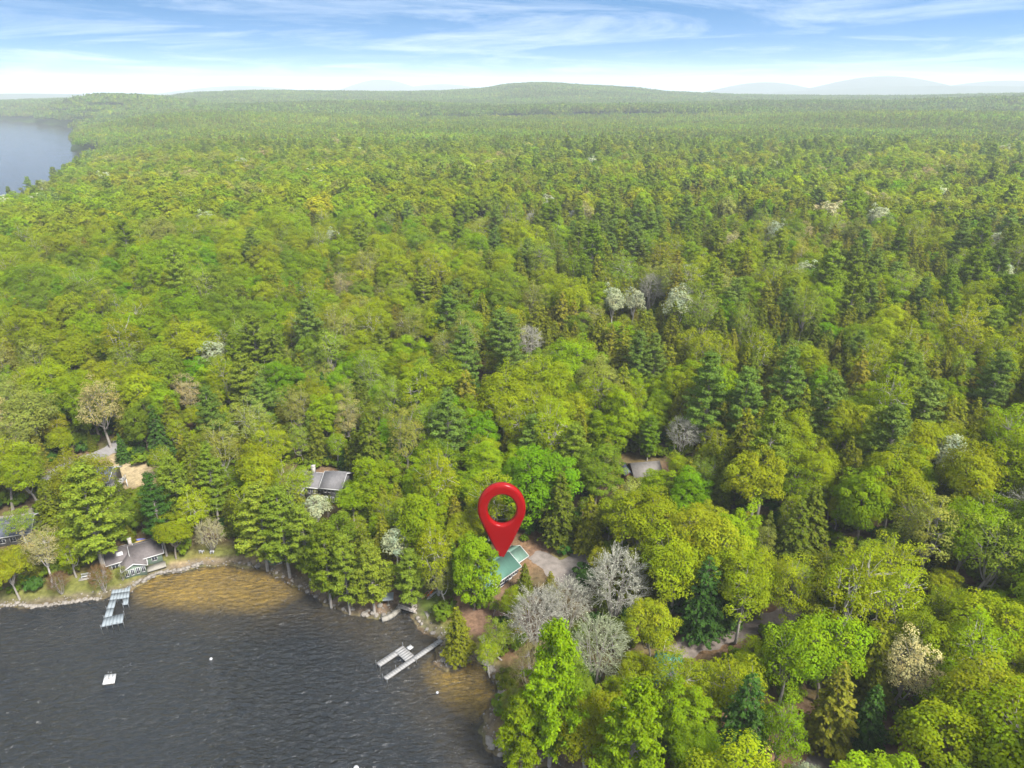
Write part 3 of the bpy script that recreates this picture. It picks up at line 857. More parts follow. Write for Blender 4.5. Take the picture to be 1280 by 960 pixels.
# cabin in the clearing
cb, L = house_root('cabin', (793, 608), (826, 602), 'red brown cabin with plain tan shingle roof behind bright trees', 'cabin', 0.0)
hw = L / 2
block(cb, -hw, hw, 0, 6.2, 2.9, 1.9, 'x', REDBROWN, TANSHINGLE, None)
block(cb, -hw - 2.0, -hw - 0.02, 1.6, 5.0, 2.4, 0.9, 'y', REDBROWN, SLATE, None, ov=0.2)
for k in range(2): window(cb, -hw + 1.6 + k * 2.6, -.05, 1.6, 0.9, 1.1)

# teal roofs under the trees
t1, L = house_root('teal_roof_shed', (818, 868), (848, 872), 'teal metal roofed building glimpsed through yellow-green leaves', 'shed', 0.0)
block(t1, -L / 2, L / 2, 0, 7.0, 2.8, 1.7, 'x', REDBROWN, TEALROOF, None)
door(t1, 0, -.05, 1.0)
t2, L = house_root('teal_roof_garage', (896, 985), (924, 982), 'teal roofed low building cut off by the bottom edge', 'garage', 0.0)
block(t2, -L / 2, L / 2, 0, 6.0, 2.4, 1.5, 'x', REDBROWN, TEALROOF, None)
door(t2, 0, -.05, 1.0)
# pale house far off in the woods
fh, L = house_root('woodland_house', (1124, 301), (1142, 300), 'small white house far off among mixed trees', 'house', 0)
block(fh, -L / 2, L / 2, 0, 7.0, 5.6, 2.6, 'x', WHITE, GREYSHINGLE, None)
for k in range(3): window(fh, -L / 2 + 1.6 + k * (L - 3.2) / 2, -.05, 3.4, 1.1, 1.3)

# ------------------------------------------------------------------ docks, raft, small things on and by the water
DOCKGREY = plain('dock_decking', (0.175, 0.20, 0.215), 0.75, 0.05, 1.2, stretch=(.5, 5, 1))
DOCKPALE = plain('pale_dock_decking', (0.215, 0.21, 0.205), 0.75, 0.05, 1.2, stretch=(.5, 5, 1))
PIPE = plain('galvanised_post', (0.38, 0.39, 0.40), 0.4, 0.1, 3.0, 0.5, 0.6)
DZ = 0.55

def quad_w(pts, z=DZ):
    return np.array([at_z(x, y, z)[:2] for x, y in pts])

def section(root, w, mat, z=DZ, name='deck_section', origin=(0, 0), gap=True):
    """planked float section from a world outline; boards run across, each a little proud of dark joints"""
    w = np.asarray(w) - np.asarray(origin)
    a, b, c, d = w
    mb = MB()
    n = max(2, int(round(np.linalg.norm((b + c) / 2 - (a + d) / 2) / 0.6)))
    for k in range(n):
        t0, t1 = k / n + 0.003 / n, (k + 1) / n - 0.003 / n
        q = [a + (b - a) * t0, a + (b - a) * t1, d + (c - d) * t1, d + (c - d) * t0]
        mb.slab(q, z - 0.07, z + 0.002 * (k % 3))
    ctr = w.mean(0)
    mb.slab(ctr + (w - ctr) * 0.985, z - 0.22, z - 0.075)
    return mb.build(name, mat, root)

def posts(root, pts, z=DZ, origin=(0, 0), up=0.55):
    for p in pts:
        q = np.asarray(p) - np.asarray(origin)
        mb = MB(); mb.tube([[q[0], q[1], -1.6], [q[0], q[1], z + up]], 0.05, 6)
        mb.box((q[0], q[1], z + up + 0.012), (.1, .1, .02))
        mb.build('post', PIPE, root)

# left dock: shore platform, short finger, stem and foot
o2 = at_z(140, 755, 0)[:2]
ld = empty('dock', (o2[0], o2[1], 0), 0, 'blue-grey sectional dock with a square notch in front of the shore cottage', 'dock')
for q in ([(140.5, 735), (163.5, 731.5), (162, 739), (139, 742)], [(139, 742.1), (162, 739.1), (161, 746.5), (137, 750)],
          [(154, 748), (160.9, 747), (160, 755), (153.5, 756)], [(137, 750.1), (145.3, 749), (142.5, 759.5), (133.5, 760.5)],
          [(133.5, 760.6), (142.4, 759.6), (139.8, 770), (130, 772)], [(130, 772.2), (142, 769.6), (140, 780.5), (126.3, 783.5)], [(142.1, 769.6), (154.5, 766.8), (153.6, 777.8), (140.1, 780.5)]):
    section(ld, quad_w(q), DOCKGREY, origin=o2)
posts(ld, quad_w([(126, 784), (133, 782.5), (140, 781), (147, 779.5), (154, 778), (155, 766.5), (129.5, 772), (133, 760.5), (160.5, 756), (153.5, 756.5), (145.5, 749.5)]), origin=o2)

# middle dock: long walkway and U shaped end
o2 = at_z(515, 828, 0)[:2]
pdk = empty('dock', (o2[0], o2[1], 0), 0, 'pale grey dock with long walkway and hooked side arm below the marker', 'dock')
P_ = lambda t, s: None
wa, wb = at_z(552, 799.5, DZ)[:2], at_z(481, 848, DZ)[:2]
dirw = (wb - wa) / np.linalg.norm(wb - wa); LW = np.linalg.norm(wb - wa)
nw = np.array([-dirw[1], dirw[0]])
if nw[0] > 0: nw = -nw            # to the picture's left
def rect(p, d, n, l0, l1, w0, w1):
    return np.array([p + d * l0 + n * w0, p + d * l1 + n * w0, p + d * l1 + n * w1, p + d * l0 + n * w1])
for k in range(4):
    section(pdk, rect(wa, dirw, nw, LW * k / 4 + .03, LW * (k + 1) / 4, -0.52, 0.52), DOCKPALE, origin=o2)
ja = at_z(515, 825, DZ)[:2]; t_j = (ja - wa) @ dirw
arm_end = at_z(499, 809.5, DZ)[:2]
AL = (arm_end - wa) @ nw
section(pdk, rect(wa, dirw, nw, t_j - 1.0, t_j + 1.0, 0.66, AL)[[0, 3, 2, 1]], DOCKPALE, origin=o2)
section(pdk, rect(wa, dirw, nw, t_j + 1.05, t_j + 5.2, AL - 1.25, AL), DOCKPALE, origin=o2)
posts(pdk, [wb + nw * .7, wb - nw * .7, wa + dirw * LW * .5 - nw * .7, wa + dirw * LW * .78 + nw * .7, wa + dirw * (t_j + 5.2) + nw * (AL + .05), wa + dirw * (t_j + 5.2) + nw * (AL - 1.3), wa + dirw * (t_j - 1.05) + nw * (AL + .05)], origin=o2)
bx_ = wa + dirw * (t_j - 1.7) + nw * (AL - 1.4)
st = empty('boarding_step', (bx_[0], bx_[1], 0), math.atan2(dirw[1], dirw[0]), 'small white boarding step fixed beside the hooked dock arm', 'step')
mb = MB(); mb.box((0, 0, 0.5), (1.0, 1.0, 0.1)); mb.build('tread', WHITE, st)
mb = MB(); mb.box((0.0, 0.47, 0.8), (1.0, .06, .06)); mb.box((-.47, .47, .66), (.05, .05, .22)); mb.box((.47, .47, .66), (.05, .05, .22)); mb.build('handrail', PIPE, st)
for sx in (-.4, .4):
    mb = MB(); mb.tube([[sx, 0, -1.3], [sx, 0, .44]], .04, 6); mb.build('leg', PIPE, st)

# swim raft
q = np.array([at_z(x, y, .35)[:2] for x, y in [(130.8, 843.5), (145.2, 842), (143, 853), (128, 855.5)]])
c = q.mean(0)
rf = empty('swim_raft', (c[0], c[1], 0), 0, 'square white swim raft floating alone on dark water', 'raft')
section(rf, q, WHITE, z=.35, name='deck', origin=c)
fb = MB(); fb.slab((q - c) * .9, -.25, .12); fb.build('float', GREYBARK, rf)
lb = MB(); e = (q[0] - c) * .5 + (q[1] - c) * .5
for s in (-.25, .25): lb.tube([[e[0] + s, e[1] + .05, -.3], [e[0] + s, e[1] + .05, .95], [e[0] + s, e[1] - .35, .95]], .03, 5)
for z_ in (-.1, .15): lb.box((e[0], e[1] + .05, z_), (.5, .05, .05))
lb.build('ladder', PIPE, rf)
cl = MB(); cl.box((0, 0, .40), (.3, .3, .1)); cl.build('cleat', GREYBARK, rf)

WHITEPL = plain('white_plastic', (0.44, 0.44, 0.44), 0.4, 0.04, 2.0)
def lathe(prof, n=14):
    mb = MB(); prof = np.array(prof); k = len(prof)
    th = np.arange(n) * 2 * PI / n
    V = np.stack([prof[:, None, 0] * np.cos(th), prof[:, None, 0] * np.sin(th), np.repeat(prof[:, 1:2], n, 1)], -1).reshape(-1, 3)
    i = np.arange(k - 1)[:, None] * n; j = np.arange(n)[None]; j2 = (j + 1) % n
    mb.add(V, np.stack([i + j, i + j2, i + n + j2, i + n + j], -1).reshape(-1, 4))
    return mb
def buoy(px, py, label, s=1.0):
    p = at_z(px, py, .2)
    b = empty('buoy', (p[0], p[1], 0), 0, label, 'buoy', 'white mooring buoys')
    lathe([(0.01, -.3), (.25 * s, -.22), (.36 * s, 0), (.36 * s, .14), (.25 * s, .34 * s), (.08, .42 * s), (.01, .43 * s)]).build('float', WHITEPL, b, True)
    mb = MB(); mb.tube([[-.09, 0, .42 * s], [-.08, 0, .53 * s], [.08, 0, .53 * s], [.09, 0, .42 * s]], .025, 5); mb.build('ring', PIPE, b)
buoy(263.5, 823, 'small white buoy out on the open dark water', .75)
buoy(546.5, 865, 'small white buoy over brown shallows off the cove', .7)
buoy(445, 960, 'larger white buoy half cut off by the bottom edge', 1.3)

# footbridge and curved sea wall at the inlet
a, b = at_z(500, 756.5, 1.0), at_z(519.5, 763, 1.0)
L = np.linalg.norm((b - a)[:2]); rz = math.atan2(b[1] - a[1], b[0] - a[0])
fbz = empty('footbridge', (*(0.5 * (a + b))[:2], 1.0), rz, 'small grey footbridge with plank rails across the inlet', 'bridge')
mb = MB()
for k in range(9): mb.box((-L / 2 + (k + .5) * L / 9, 0, 0.003 * (k % 2)), (L / 9 - .04, 1.4, .08))
mb.build('deck', WOOD, fbz)
for s in (-.66, .66):
    mb = MB(); mb.box((0, s, .85), (L, .1, .1)); mb.box((0, s, .45), (L, .07, .09))
    for k in range(4): mb.box((-L / 2 + .1 + k * (L - .2) / 3, s * 1.07, .42), (.1, .05, .96))
    mb.build('railing', WOOD, fbz)
for s in (-.5, .5):
    mb = MB(); mb.box((0, s, -.16), (L, .14, .22)); mb.build('beam', GREYBARK, fbz)

pts = [at_z(x, y, .9)[:2] for x, y in [(501, 754.5), (497, 760), (491, 765.5), (484, 769.5), (477, 771.5)]]
mb = MB()
pts = np.array(pts); tt = norm(np.gradient(pts, axis=0)); nn = np.c_[-tt[:, 1], tt[:, 0]]
for i in range(4):
    mb.slab([pts[i] + nn[i] * .45, pts[i + 1] + nn[i + 1] * .45, pts[i + 1] - nn[i + 1] * .45, pts[i] - nn[i] * .45], -.6, .78 + .004 * (i % 2))
tag(mb.build('seawall', CONCRETE), 'curved pale seawall beside the footbridge', 'wall')

# stone garden walls along the left shore
STONE = plain('field_stone', (0.20, 0.18, 0.155), 0.9, 0.3, 1.2, 0.15, bump=.6)
def rock_mesh(seed, n=2):
    import bmesh
    rg = np.random.default_rng(seed)
    bm = bmesh.new(); bmesh.ops.create_icosphere(bm, subdivisions=n, radius=1)
    dirs = norm(rg.normal(size=(9, 3))); cut = rg.uniform(.62, .95, 9)
    for v in bm.verts:
        p = np.array(v.co)
        for d_, c_ in zip(dirs, cut):
            e_ = p @ d_
            if e_ > c_: p = p - d_ * (e_ - c_) * .85
        p += rg.normal(size=3) * .03
        v.co = p
    me = bpy.data.meshes.new('boulder'); bm.to_mesh(me); bm.free()
    me.materials.append(STONE)
    return me
ROCKS = [rock_mesh(s) for s in range(7)]
def wall_of_stones(pts_px, name, label, h=.55, size=.38):
    c = np.array([at(x, y) for x, y in pts_px])
    root = empty(name, tuple(c[0]), 0, label, 'wall')
    seg = np.linalg.norm(np.diff(c[:, :2], axis=0), axis=1); cum = np.r_[0, np.cumsum(seg)]
    mb = MB()
    for s in np.arange(0, cum[-1], size * .8):
        i = min(np.searchsorted(cum, s, 'right') - 1, len(seg) - 1); t = (s - cum[i]) / seg[i]
        p = c[i] + (c[i + 1] - c[i]) * t
        for lay in range(2):
            me = ROCKS[RNG.integers(7)]
            V = np.array([v.co for v in me.vertices]); Fc = np.array([p_.vertices for p_ in me.polygons])
            R_ = np.array(Matrix.Rotation(RNG.random() * 6, 3, 'Z'))
            mb.add((V * np.array([size, size * .8, h * .4]) * RNG.uniform(.7, 1.2)) @ R_.T + p - c[0] + [RNG.normal() * .15, RNG.normal() * .15, h * (.1 + .42 * lay)], Fc)
    o = mb.build('stones', STONE, root); return root
wall_of_stones([(180, 728), (188, 722), (200, 718), (225, 714), (246, 708), (254, 704)], 'stone_wall', 'low rough stone wall holding the lawn above the sandy shallows', .8, .5)
wall_of_stones([(0, 648), (20, 646.5), (34, 645)], 'stone_wall', 'thin stone wall along the dark yard behind the slate roof', .6, .4)

# boulders along the water
def boulder(px, py, s, label, group, z=None, flat=.65):
    p = at(px, py) if z is None else at_z(px, py, z)
    o = bpy.data.objects.new('boulder', ROCKS[RNG.integers(7)])
    COL.objects.link(o)
    o.location = (p[0], p[1], max(p[2], -.15) + s * .18)
    o.scale = (s * RNG.uniform(.85, 1.2), s * RNG.uniform(.7, 1.0), s * flat)
    o.rotation_euler = (RNG.normal() * .12, RNG.normal() * .12, RNG.random() * 6)
    tag(o, label, 'rock', group)
for x, y, s in [(455, 768, .8), (459, 770, .55), (466, 766, .7), (470, 769.5, .6), (475, 757, .75), (480, 771, 1.0), (487, 768, .6), (461, 763, .5), (441, 762, .6)]:
    boulder(x, y, s, 'pale boulder at the water edge left of the footbridge', 'boulders left of the footbridge')
for x, y, s in [(612, 928, 1.0), (615, 934, .7), (622, 929, .95), (628, 933, .9), (637, 932, 1.1), (640, 940, .85), (633, 942, .6), (625, 944, .5), (646, 938, .6), (661, 943, .7), (669, 935, .6), (653, 950, .5), (677, 950, .45), (630, 925, .5)]:
    boulder(x, y, s, 'rounded pale boulder on the dark point at the bottom edge', 'boulders on the point')
pile = [(549 + 34 * RNG.random(), 816 + 17 * RNG.random()) for _ in range(44)]
for x, y in pile:
    boulder(x, y, RNG.uniform(.28, .6), 'small pale rock in the pile beside the dock walkway', 'rocks piled by the dock')
cove = [(598, 823), (603, 827), (609, 831), (613, 836), (616, 841), (619, 846), (622, 851), (624, 857), (625, 863), (625, 869), (624, 876), (621, 882), (617, 888), (588, 824), (582, 826), (575, 829), (628, 866), (630, 872), (618, 838), (607, 826)]
for x, y in cove:
    boulder(x + RNG.normal() * 1.2, y + RNG.normal() * 1.2, RNG.uniform(.35, .75), 'rock in the stone edging round the sandy cove', 'rocks edging the sandy cove')
for i, (x, y) in enumerate([(x, 757 - max(0, x - 60) * .13 + RNG.normal() * .8) for x in range(2, 130, 4)]):
    boulder(x, y, RNG.uniform(.35, .65), 'grey rock in the long row edging the lawn left of the notched dock', 'rocks edging the left lawn')
for x, y in [(168, 732), (172, 730), (176, 728), (300, 704), (312, 706), (322, 708), (335, 711), (346, 716), (354, 721), (365, 726), (376, 733), (385, 740), (396, 746), (407, 752), (418, 757), (430, 761)]:
    boulder(x, y, RNG.uniform(.4, .75), 'rock on the wooded bank round the sandy bay', 'rocks round the sandy bay')
for x, y in [(516, 757), (519, 765), (522, 773), (527, 780), (534, 787), (541, 792), (549, 797), (524, 777)]:
    boulder(x, y, RNG.uniform(.35, .6), 'small rock below the bright green lawn strip', 'rocks below the lawn strip')

# loose shore stones: too many to count
def shore_stones():
    mb = MB()
    tris = [(np.array([v.co for v in m.vertices]), np.array([p.vertices for p in m.polygons])) for m in [rock_mesh(40 + i, 1) for i in range(3)]]
    pl = np.array(near_lake)[3:3 + len(SHORE_PX) - 1]
    for a, b in zip(pl[:-1], pl[1:]):
        L = np.linalg.norm(b - a); n_ = norm(np.array([[-(b - a)[1], (b - a)[0]]]))[0]
        for _ in range(int(L * 3)):
            p = a + (b - a) * RNG.random() + n_ * RNG.normal() * .9
            V, Fc = tris[RNG.integers(3)]
            s = RNG.uniform(.10, .28)
            mb.add(V * s * [1, 1, .7] + [p[0], p[1], hz(p[0], p[1]) + .03], Fc, 0, np.ones(3) * RNG.uniform(.6, 1.2))
    tag(mb.build('shore_gravel', STONE), 'loose stones strewn along the water line', 'stones', kind='stuff')
shore_stones()

# boats drawn up by the inlet
def canoe(px, py, rz, label, mat, length=4.2, width=.75, tilt=.35, name='canoe', cat='canoe', flip=False):
    p = at(px, py)
    root = empty(name, (p[0], p[1], p[2] + .22), rz, label, cat, None)
    n = 14; mb = MB(); V = []
    for i in range(n):
        t = i / (n - 1) * 2 - 1
        w = width / 2 * (1 - abs(t) ** 2.4) + .015; sh = .32 + .16 * abs(t) ** 3
        for k in range(9):
            a = PI * k / 8
            V.append([t * length / 2, -math.cos(a) * w, -math.sin(a) * .3 * (1 - abs(t) ** 4) + sh * (abs(math.cos(a)) ** 3) * .5])
    Q = [[i * 9 + k, i * 9 + k + 1, (i + 1) * 9 + k + 1, (i + 1) * 9 + k] for i in range(n - 1) for k in range(8)]
    V = np.array(V)
    if flip: V[:, 2] *= -1
    hull = mb; hull.add(V, Q)
    h = hull.build('hull', mat, root, True); h.rotation_euler = (tilt, 0, 0)
    sb = MB()
    for s in (-.9, .9): sb.box((s, 0, .1 * (-1 if flip else 1)), (.22, width * .7, .04))
    x = sb.build('seat', WOOD, root); x.rotation_euler = (tilt, 0, 0)
    gb = MB()
    for s in (-1, 1): gb.tube([[V[i * 9 + (0 if s < 0 else 8)][0], V[i * 9 + (0 if s < 0 else 8)][1], V[i * 9 + (0 if s < 0 else 8)][2]] for i in range(n)], .025, 5)
    x = gb.build('gunwale', WOOD, root); x.rotation_euler = (tilt, 0, 0)
    return root
ORANGE = plain('orange_plastic', (0.62, 0.17, 0.03), 0.4, 0.08, 1.0)
REDPL = plain('dull_red_plastic', (0.30, 0.06, 0.04), 0.5, 0.1, 1.0)
BLUEPL = plain('violet_blue_plastic', (0.16, 0.16, 0.45), 0.45, 0.08, 1.0)
YELPL = plain('yellow_plastic', (0.62, 0.42, 0.05), 0.45, 0.08, 1.0)
GREENPL = plain('green_plastic', (0.05, 0.22, 0.09), 0.45, 0.08, 1.0)
canoe(541, 741, math.radians(52), 'orange canoe drawn up on grass beside the inlet', ORANGE)
canoe(541.5, 745, math.radians(48), 'white canoe lying beside the orange one', WHITEPL, 3.6)
canoe(533, 744, math.radians(62), 'dull red kayak nearest the inlet bank', REDPL, 3.4, .6, .2, 'kayak', 'kayak')
canoe(172, 676, math.radians(20), 'violet-blue kayak lying behind the brown roofed cottage', BLUEPL, 3.4, .65, .1, 'kayak', 'kayak', True)
canoe(178, 677.5, math.radians(20), 'yellow kayak lying behind the brown roofed cottage', YELPL, 3.4, .65, .1, 'kayak', 'kayak', True)
canoe(346, 704, math.radians(-10), 'white dinghy on the bank under the lakeside pines', WHITEPL, 2.8, 1.1, .2, 'dinghy', 'boat')
canoe(338, 705, math.radians(-15), 'green canoe beside the white dinghy under the pines', GREENPL, 3.2, .8, .2)

# concrete pad, table, chairs and other small things
q = np.array([at_z(x, y, 1.2)[:2] for x, y in [(598, 814), (603.5, 811), (610, 822), (603.5, 827)]])
mb = MB(); mb.slab(q, .2, hz(*q.mean(0)) + .14)
tag(mb.build('concrete_pad', CONCRETE), 'pale square concrete pad above the sandy cove', 'pad')
q = np.array([at_z(x, y, 1.2)[:2] for x, y in [(530.5, 764), (534, 763), (537, 769), (534, 770.5)]])
mb = MB(); mb.slab(q, .2, hz(*q.mean(0)) + .16)
tag(mb.build('stone_slab', CONCRETE), 'white stone slab on the bright green lawn strip', 'slab')

def table(px, py, rz, label, name='picnic_table', mat=WOOD, benches=True, hgt=.75):
    p = at(px, py)
    r = empty(name, tuple(p), rz, label, 'table')
    mb = MB()
    for k in range(5): mb.box((0, -.4 + k * .2, hgt + .002 * (k % 2)), (1.9, .17, .06))
    mb.build('top', mat, r)
    for sx in (-.7, .7):
        mb = MB(); mb.box((sx, -.3, hgt / 2 - .04), (.09, .09, hgt * 1.02), rx=-.35); mb.box((sx + .1, .3, hgt / 2 - .04), (.09, .09, hgt * 1.02), rx=.35); mb.box((sx + .05, 0, .42), (.06, 1.5, .09)); mb.build('trestle', mat, r)
    if benches:
        for sy in (-.75, .75):
            mb = MB(); mb.box((0, sy, .49), (1.9, .28, .05)); mb.build('bench', mat, r)
table(605, 800, math.radians(35), 'weathered grey picnic table above the concrete pad')
# square canopy on a post by the footbridge
p = at(485.5, 756)
cn = empty('sun_shade', tuple(p), math.radians(8), 'grey square sun shade on a single post left of the footbridge', 'canopy')
mb = MB()
for s in ((-1, -1), (1, -1), (1, 1), (-1, 1)): pass
V = [[-1.2, -1.2, 2.2], [1.2, -1.2, 2.2], [1.2, 1.2, 2.2], [-1.2, 1.2, 2.2], [0, 0, 2.55], [-1.2, -1.2, 2.12], [1.2, -1.2, 2.12], [1.2, 1.2, 2.12], [-1.2, 1.2, 2.12], [0, 0, 2.46]]
mb.add(V, [[0, 1, 4], [1, 2, 4], [2, 3, 4], [3, 0, 4], [6, 5, 9], [7, 6, 9], [8, 7, 9], [5, 8, 9]]); mb.add(V, [[0, 5, 6, 1], [1, 6, 7, 2], [2, 7, 8, 3], [3, 8, 5, 0]])
mb.build('canopy', DOCKGREY, cn)
mb = MB(); mb.tube([[0, 0, -.2], [0, 0, 2.5]], .06, 6); mb.build('pole', WOOD, cn)
mb = MB(); mb.box((0, 0, .05), (.7, .7, .1)); mb.build('base', CONCRETE, cn)

def chair(px, py, rz, label):
    p = at(px, py)
    r = empty('lawn_chair', tuple(p), rz, label, 'chair', None)
    mb = MB()
    for k in range(4): mb.box((0, -.26 + k * .16, .38 - k * .035), (.6, .14, .04), rx=-.2)
    mb.build('seat', WHITEPL, r)
    mb = MB()
    for k in range(5): mb.box((-.24 + k * .12, .42, .72), (.1, .04, .85 + .1 * (1 - abs(k - 2) / 2)), rx=-.35)
    mb.build('backrest', WHITEPL, r)
    for s in (-.36, .36):
        mb = MB(); mb.box((s, .02, .6), (.15, .8, .04)); mb.build('armrest', WHITEPL, r)
        for y_ in (-.3, .36):
            mb = MB(); mb.box((s, y_, .28), (.07, .1, .58)); mb.build('leg', WHITEPL, r)
chair(252.5, 691, math.radians(170), 'white lawn chair nearer the brown roofed cottage, facing the water')
chair(265.5, 691.5, math.radians(195), 'white lawn chair under the budding tree, farther from the cottage')
p = at(709, 932)
fl = empty('globe_lamp', tuple(p), 0, 'white globe on a short post under the bottom pines', 'lamp')
mb = MB(); mb.tube([[0, 0, -.2], [0, 0, .9]], .05, 6); mb.build('post', GREYBARK, fl)
lathe([(.01, .9), (.2, .98), (.32, 1.2), (.2, 1.42), (.01, 1.5)], 12).build('globe', WHITEPL, fl, True)
# white railed landing by the rusty shrub
p = at(108, 722)
lr = empty('garden_bench', tuple(p), math.radians(18), 'white bench on a pale plinth beside the rusty shrub', 'bench')
mb = MB(); mb.box((0, 0, .45), (1.8, .5, .07)); mb.build('seat', WHITE, lr)
mb = MB(); mb.box((0, .27, .95), (1.8, .06, .12)); mb.box((0, .27, .7), (1.8, .05, .1)); mb.box((-.85, .27, .75), (.08, .07, .6)); mb.box((.85, .27, .75), (.08, .07, .6)); mb.build('backrest', WHITE, lr)
for s in (-.8, .8):
    mb = MB(); mb.box((s, 0, .21), (.1, .45, .42)); mb.build('leg', WHITE, lr)
mb = MB(); mb.box((0, 0, -.02), (2.8, 1.6, .1)); mb.build('plinth', CONCRETE, lr)

# ------------------------------------------------------------------ the red map marker standing on the green roof
def marker():
    m, nt, out = new_mat('red_gloss')
    b = N(nt, 'ShaderNodeBsdfPrincipled'); b.inputs['Base Color'].default_value = (0.195, 0.001, 0.0015, 1)
    b.inputs['Roughness'].default_value = 0.33; b.inputs['Specular IOR Level'].default_value = .09
    b.inputs['Coat Weight'].default_value = .12; b.inputs['Coat Roughness'].default_value = .12
    nt.links.new(b.outputs['BSDF'], out.inputs['Surface'])
    tip = at_z(627.5, 700.5, 5.6 if False else GC_Z)
    dep = tip[1] * CP - (tip[2] - CAM_H) * SP
    s = dep / F                                   # metres per picture pixel there
    R = 29.3 * s; vs = 1 / math.cos(PITCH + math.radians(12.5))
    H = 89.0 * s
    cyc = H - R
    pts = []
    # tangent angle from circle to tip
    al = math.acos(R / cyc)
    for k in range(49):
        t = -PI / 2 + al + (2 * PI - 2 * al) * k / 48
        pts.append((R * math.cos(t), cyc + R * math.sin(t)))
    # sides bulge slightly outwards on the way down to the tip
    p0, p1 = np.array(pts[-1]), np.array(pts[0])
    left = [p0 * (1 - u) + np.array([0, 0]) * u + np.array([-1, 0]) * R * .055 * math.sin(PI * u) for u in np.linspace(0, 1, 10)[1:]]
    right = [p1 * u + np.array([1, 0]) * R * .055 * math.sin(PI * u) for u in np.linspace(0, 1, 10)[1:-1]]
    outer = np.array(pts + [tuple(p) for p in left] + [tuple(p) for p in right])
    n = len(outer)
    hr = 17.3 * s; hc = np.array([0.4 * s, H - 29.5 * s])
    an = np.arctan2(outer[:, 1] - hc[1], outer[:, 0] - hc[0])
    inner = hc + hr * np.c_[np.cos(an), np.sin(an)]
    D = 3.4 * s * 2
    ctr = np.array([0, cyc])
    bev = 4.2 * s
    rings = []
    def inset(P_, d, hole=False):
        t = norm(np.roll(P_, -1, 0) - np.roll(P_, 1, 0)); nrm = np.c_[-t[:, 1], t[:, 0]]
        return P_ + nrm * d * (-1 if hole else 1)
    for w, y in ((0, 0.5), (0.12, .28), (.4, .1), (1.0, 0.0)):      # rounded front edge, outer
        rings.append((inset(outer, bev * w), y))
    mb = MB()
    prof = [(inset(outer, 0), D)] + [(inset(outer, bev * w * np.minimum(1, np.hypot(outer[:, 0], outer[:, 1]) / (R * 1.2))[:, None]), y * bev) for w, y in ((0, .9), (.12, .5), (.35, .2), (.68, .05), (1.0, 0))]
    hol = [(hc + (inner - hc) * (1 + .16 * w), y * bev) for w, y in ((1.0, 0), (.6, .08), (.25, .3), (0, .8))] + [(inner, D)]
    allr = prof + hol
    V = np.vstack([np.c_[r[:, 0], np.full(n, y), r[:, 1] * vs] for r, y in allr])
    Q = []
    k = len(allr)
    for i in range(k - 1):
        for j in range(n):
            j2 = (j + 1) % n
            Q.append([i * n + j, i * n + j2, (i + 1) * n + j2, (i + 1) * n + j])
    for j in range(n):
        j2 = (j + 1) % n
        Q.append([(k - 1) * n + j, (k - 1) * n + j2, j2, j])
    mb.add(V, np.array(Q)[:, ::-1])
    o = mb.build('map_marker', m, smooth=True)
    sm = np.ones(len(Q), bool); sm[(len(prof) - 1) * n:len(prof) * n] = False; sm[(k - 1) * n:] = False
    o.data.polygons.foreach_set('use_smooth', sm)
    # face the viewer's side of the lake
    o.location = tuple(tip); o.rotation_euler = (0, 0, math.atan2(-tip[0], tip[1]) * 1.0)
    tag(o, 'tall glossy red teardrop map marker with a round hole standing on the green roof', 'map marker')
GC_Z = gc.location.z + 3.75
marker()

# ------------------------------------------------------------------ where trees may not stand or may not hide things
def spots(lst):
    out = []
    for x, y, r in lst:
        p = at(x, y)
        out.append((x, y, r, math.hypot(p[0], p[1])))
    return out
SPOTS = spots([(640, 712, 20), (646, 688, 14), (628, 728, 10), (616, 740, 8), (690, 702, 26), (718, 697, 18), (672, 680, 16), (706, 722, 14),
               (415, 606, 11), (188, 692, 22), (160, 700, 20), (140, 708, 12), (200, 708, 16), (137, 610, 12), (130, 602, 7), 
               (12, 662, 20), (30, 660, 12), (808, 585, 9), (146, 756, 34), (515, 826, 40), (552, 800, 14),
               (100, 738, 14), (62, 748, 10), (150, 726, 10), (215, 708, 14), (250, 694, 14), (285, 694, 16), (232, 704, 12), (310, 700, 10), (330, 708, 8), (20, 754, 10),
               (600, 822, 16), (528, 768, 12), (540, 744, 14), (252, 690, 6), (266, 691, 6), (165, 592, 16), (509, 759, 10), (485, 748, 8), (614, 842, 10), (623, 868, 10), (585, 775, 14), (580, 826, 14), (604, 803, 9),
               (95, 578, 14), (128, 567, 11), (75, 588, 10), (155, 595, 20), (185, 598, 12), (140, 583, 10), (1045, 952, 26), (1082, 930, 5),
               (960, 774, 10), (885, 803, 12), (1212, 722, 6), (630, 936, 18), (660, 940, 10), (602, 467, 8), (36, 642, 10),
               (172, 680, 8), (420, 592, 8), (780, 575, 7), (690, 685, 8), (345, 716, 8), (365, 727, 8), (700, 940, 8)])
KEEPOUT = [tuple(at(x, y)[:2]) + (r,) for x, y, r in
           [(628, 722, 7.5), (640, 700, 6), (690, 700, 6), (715, 697, 5), (395, 612, 8), (420, 615, 6), (370, 612, 5), (190, 700, 6), (160, 707, 7), (145, 712, 5), (120, 612, 6), (137, 612, 4),
            (5, 672, 9), (30, 670, 6), (808, 600, 5), (797, 600, 4), (833, 862, 5), (910, 975, 4), (100, 578, 4), (130, 567, 4), (75, 590, 4), (155, 597, 5), (180, 600, 4), (1040, 955, 9), (1070, 955, 6), (1010, 955, 6),
            (600, 818, 3), (527, 768, 2.5), (541, 742, 3), (872, 808, 3), (905, 797, 3), (940, 784, 3), (975, 772, 3), (1133, 298, 9), (850, 815, 3), (604, 800, 2.5)]]
KO = np.array(KEEPOUT)
SP_ = np.array(SPOTS)

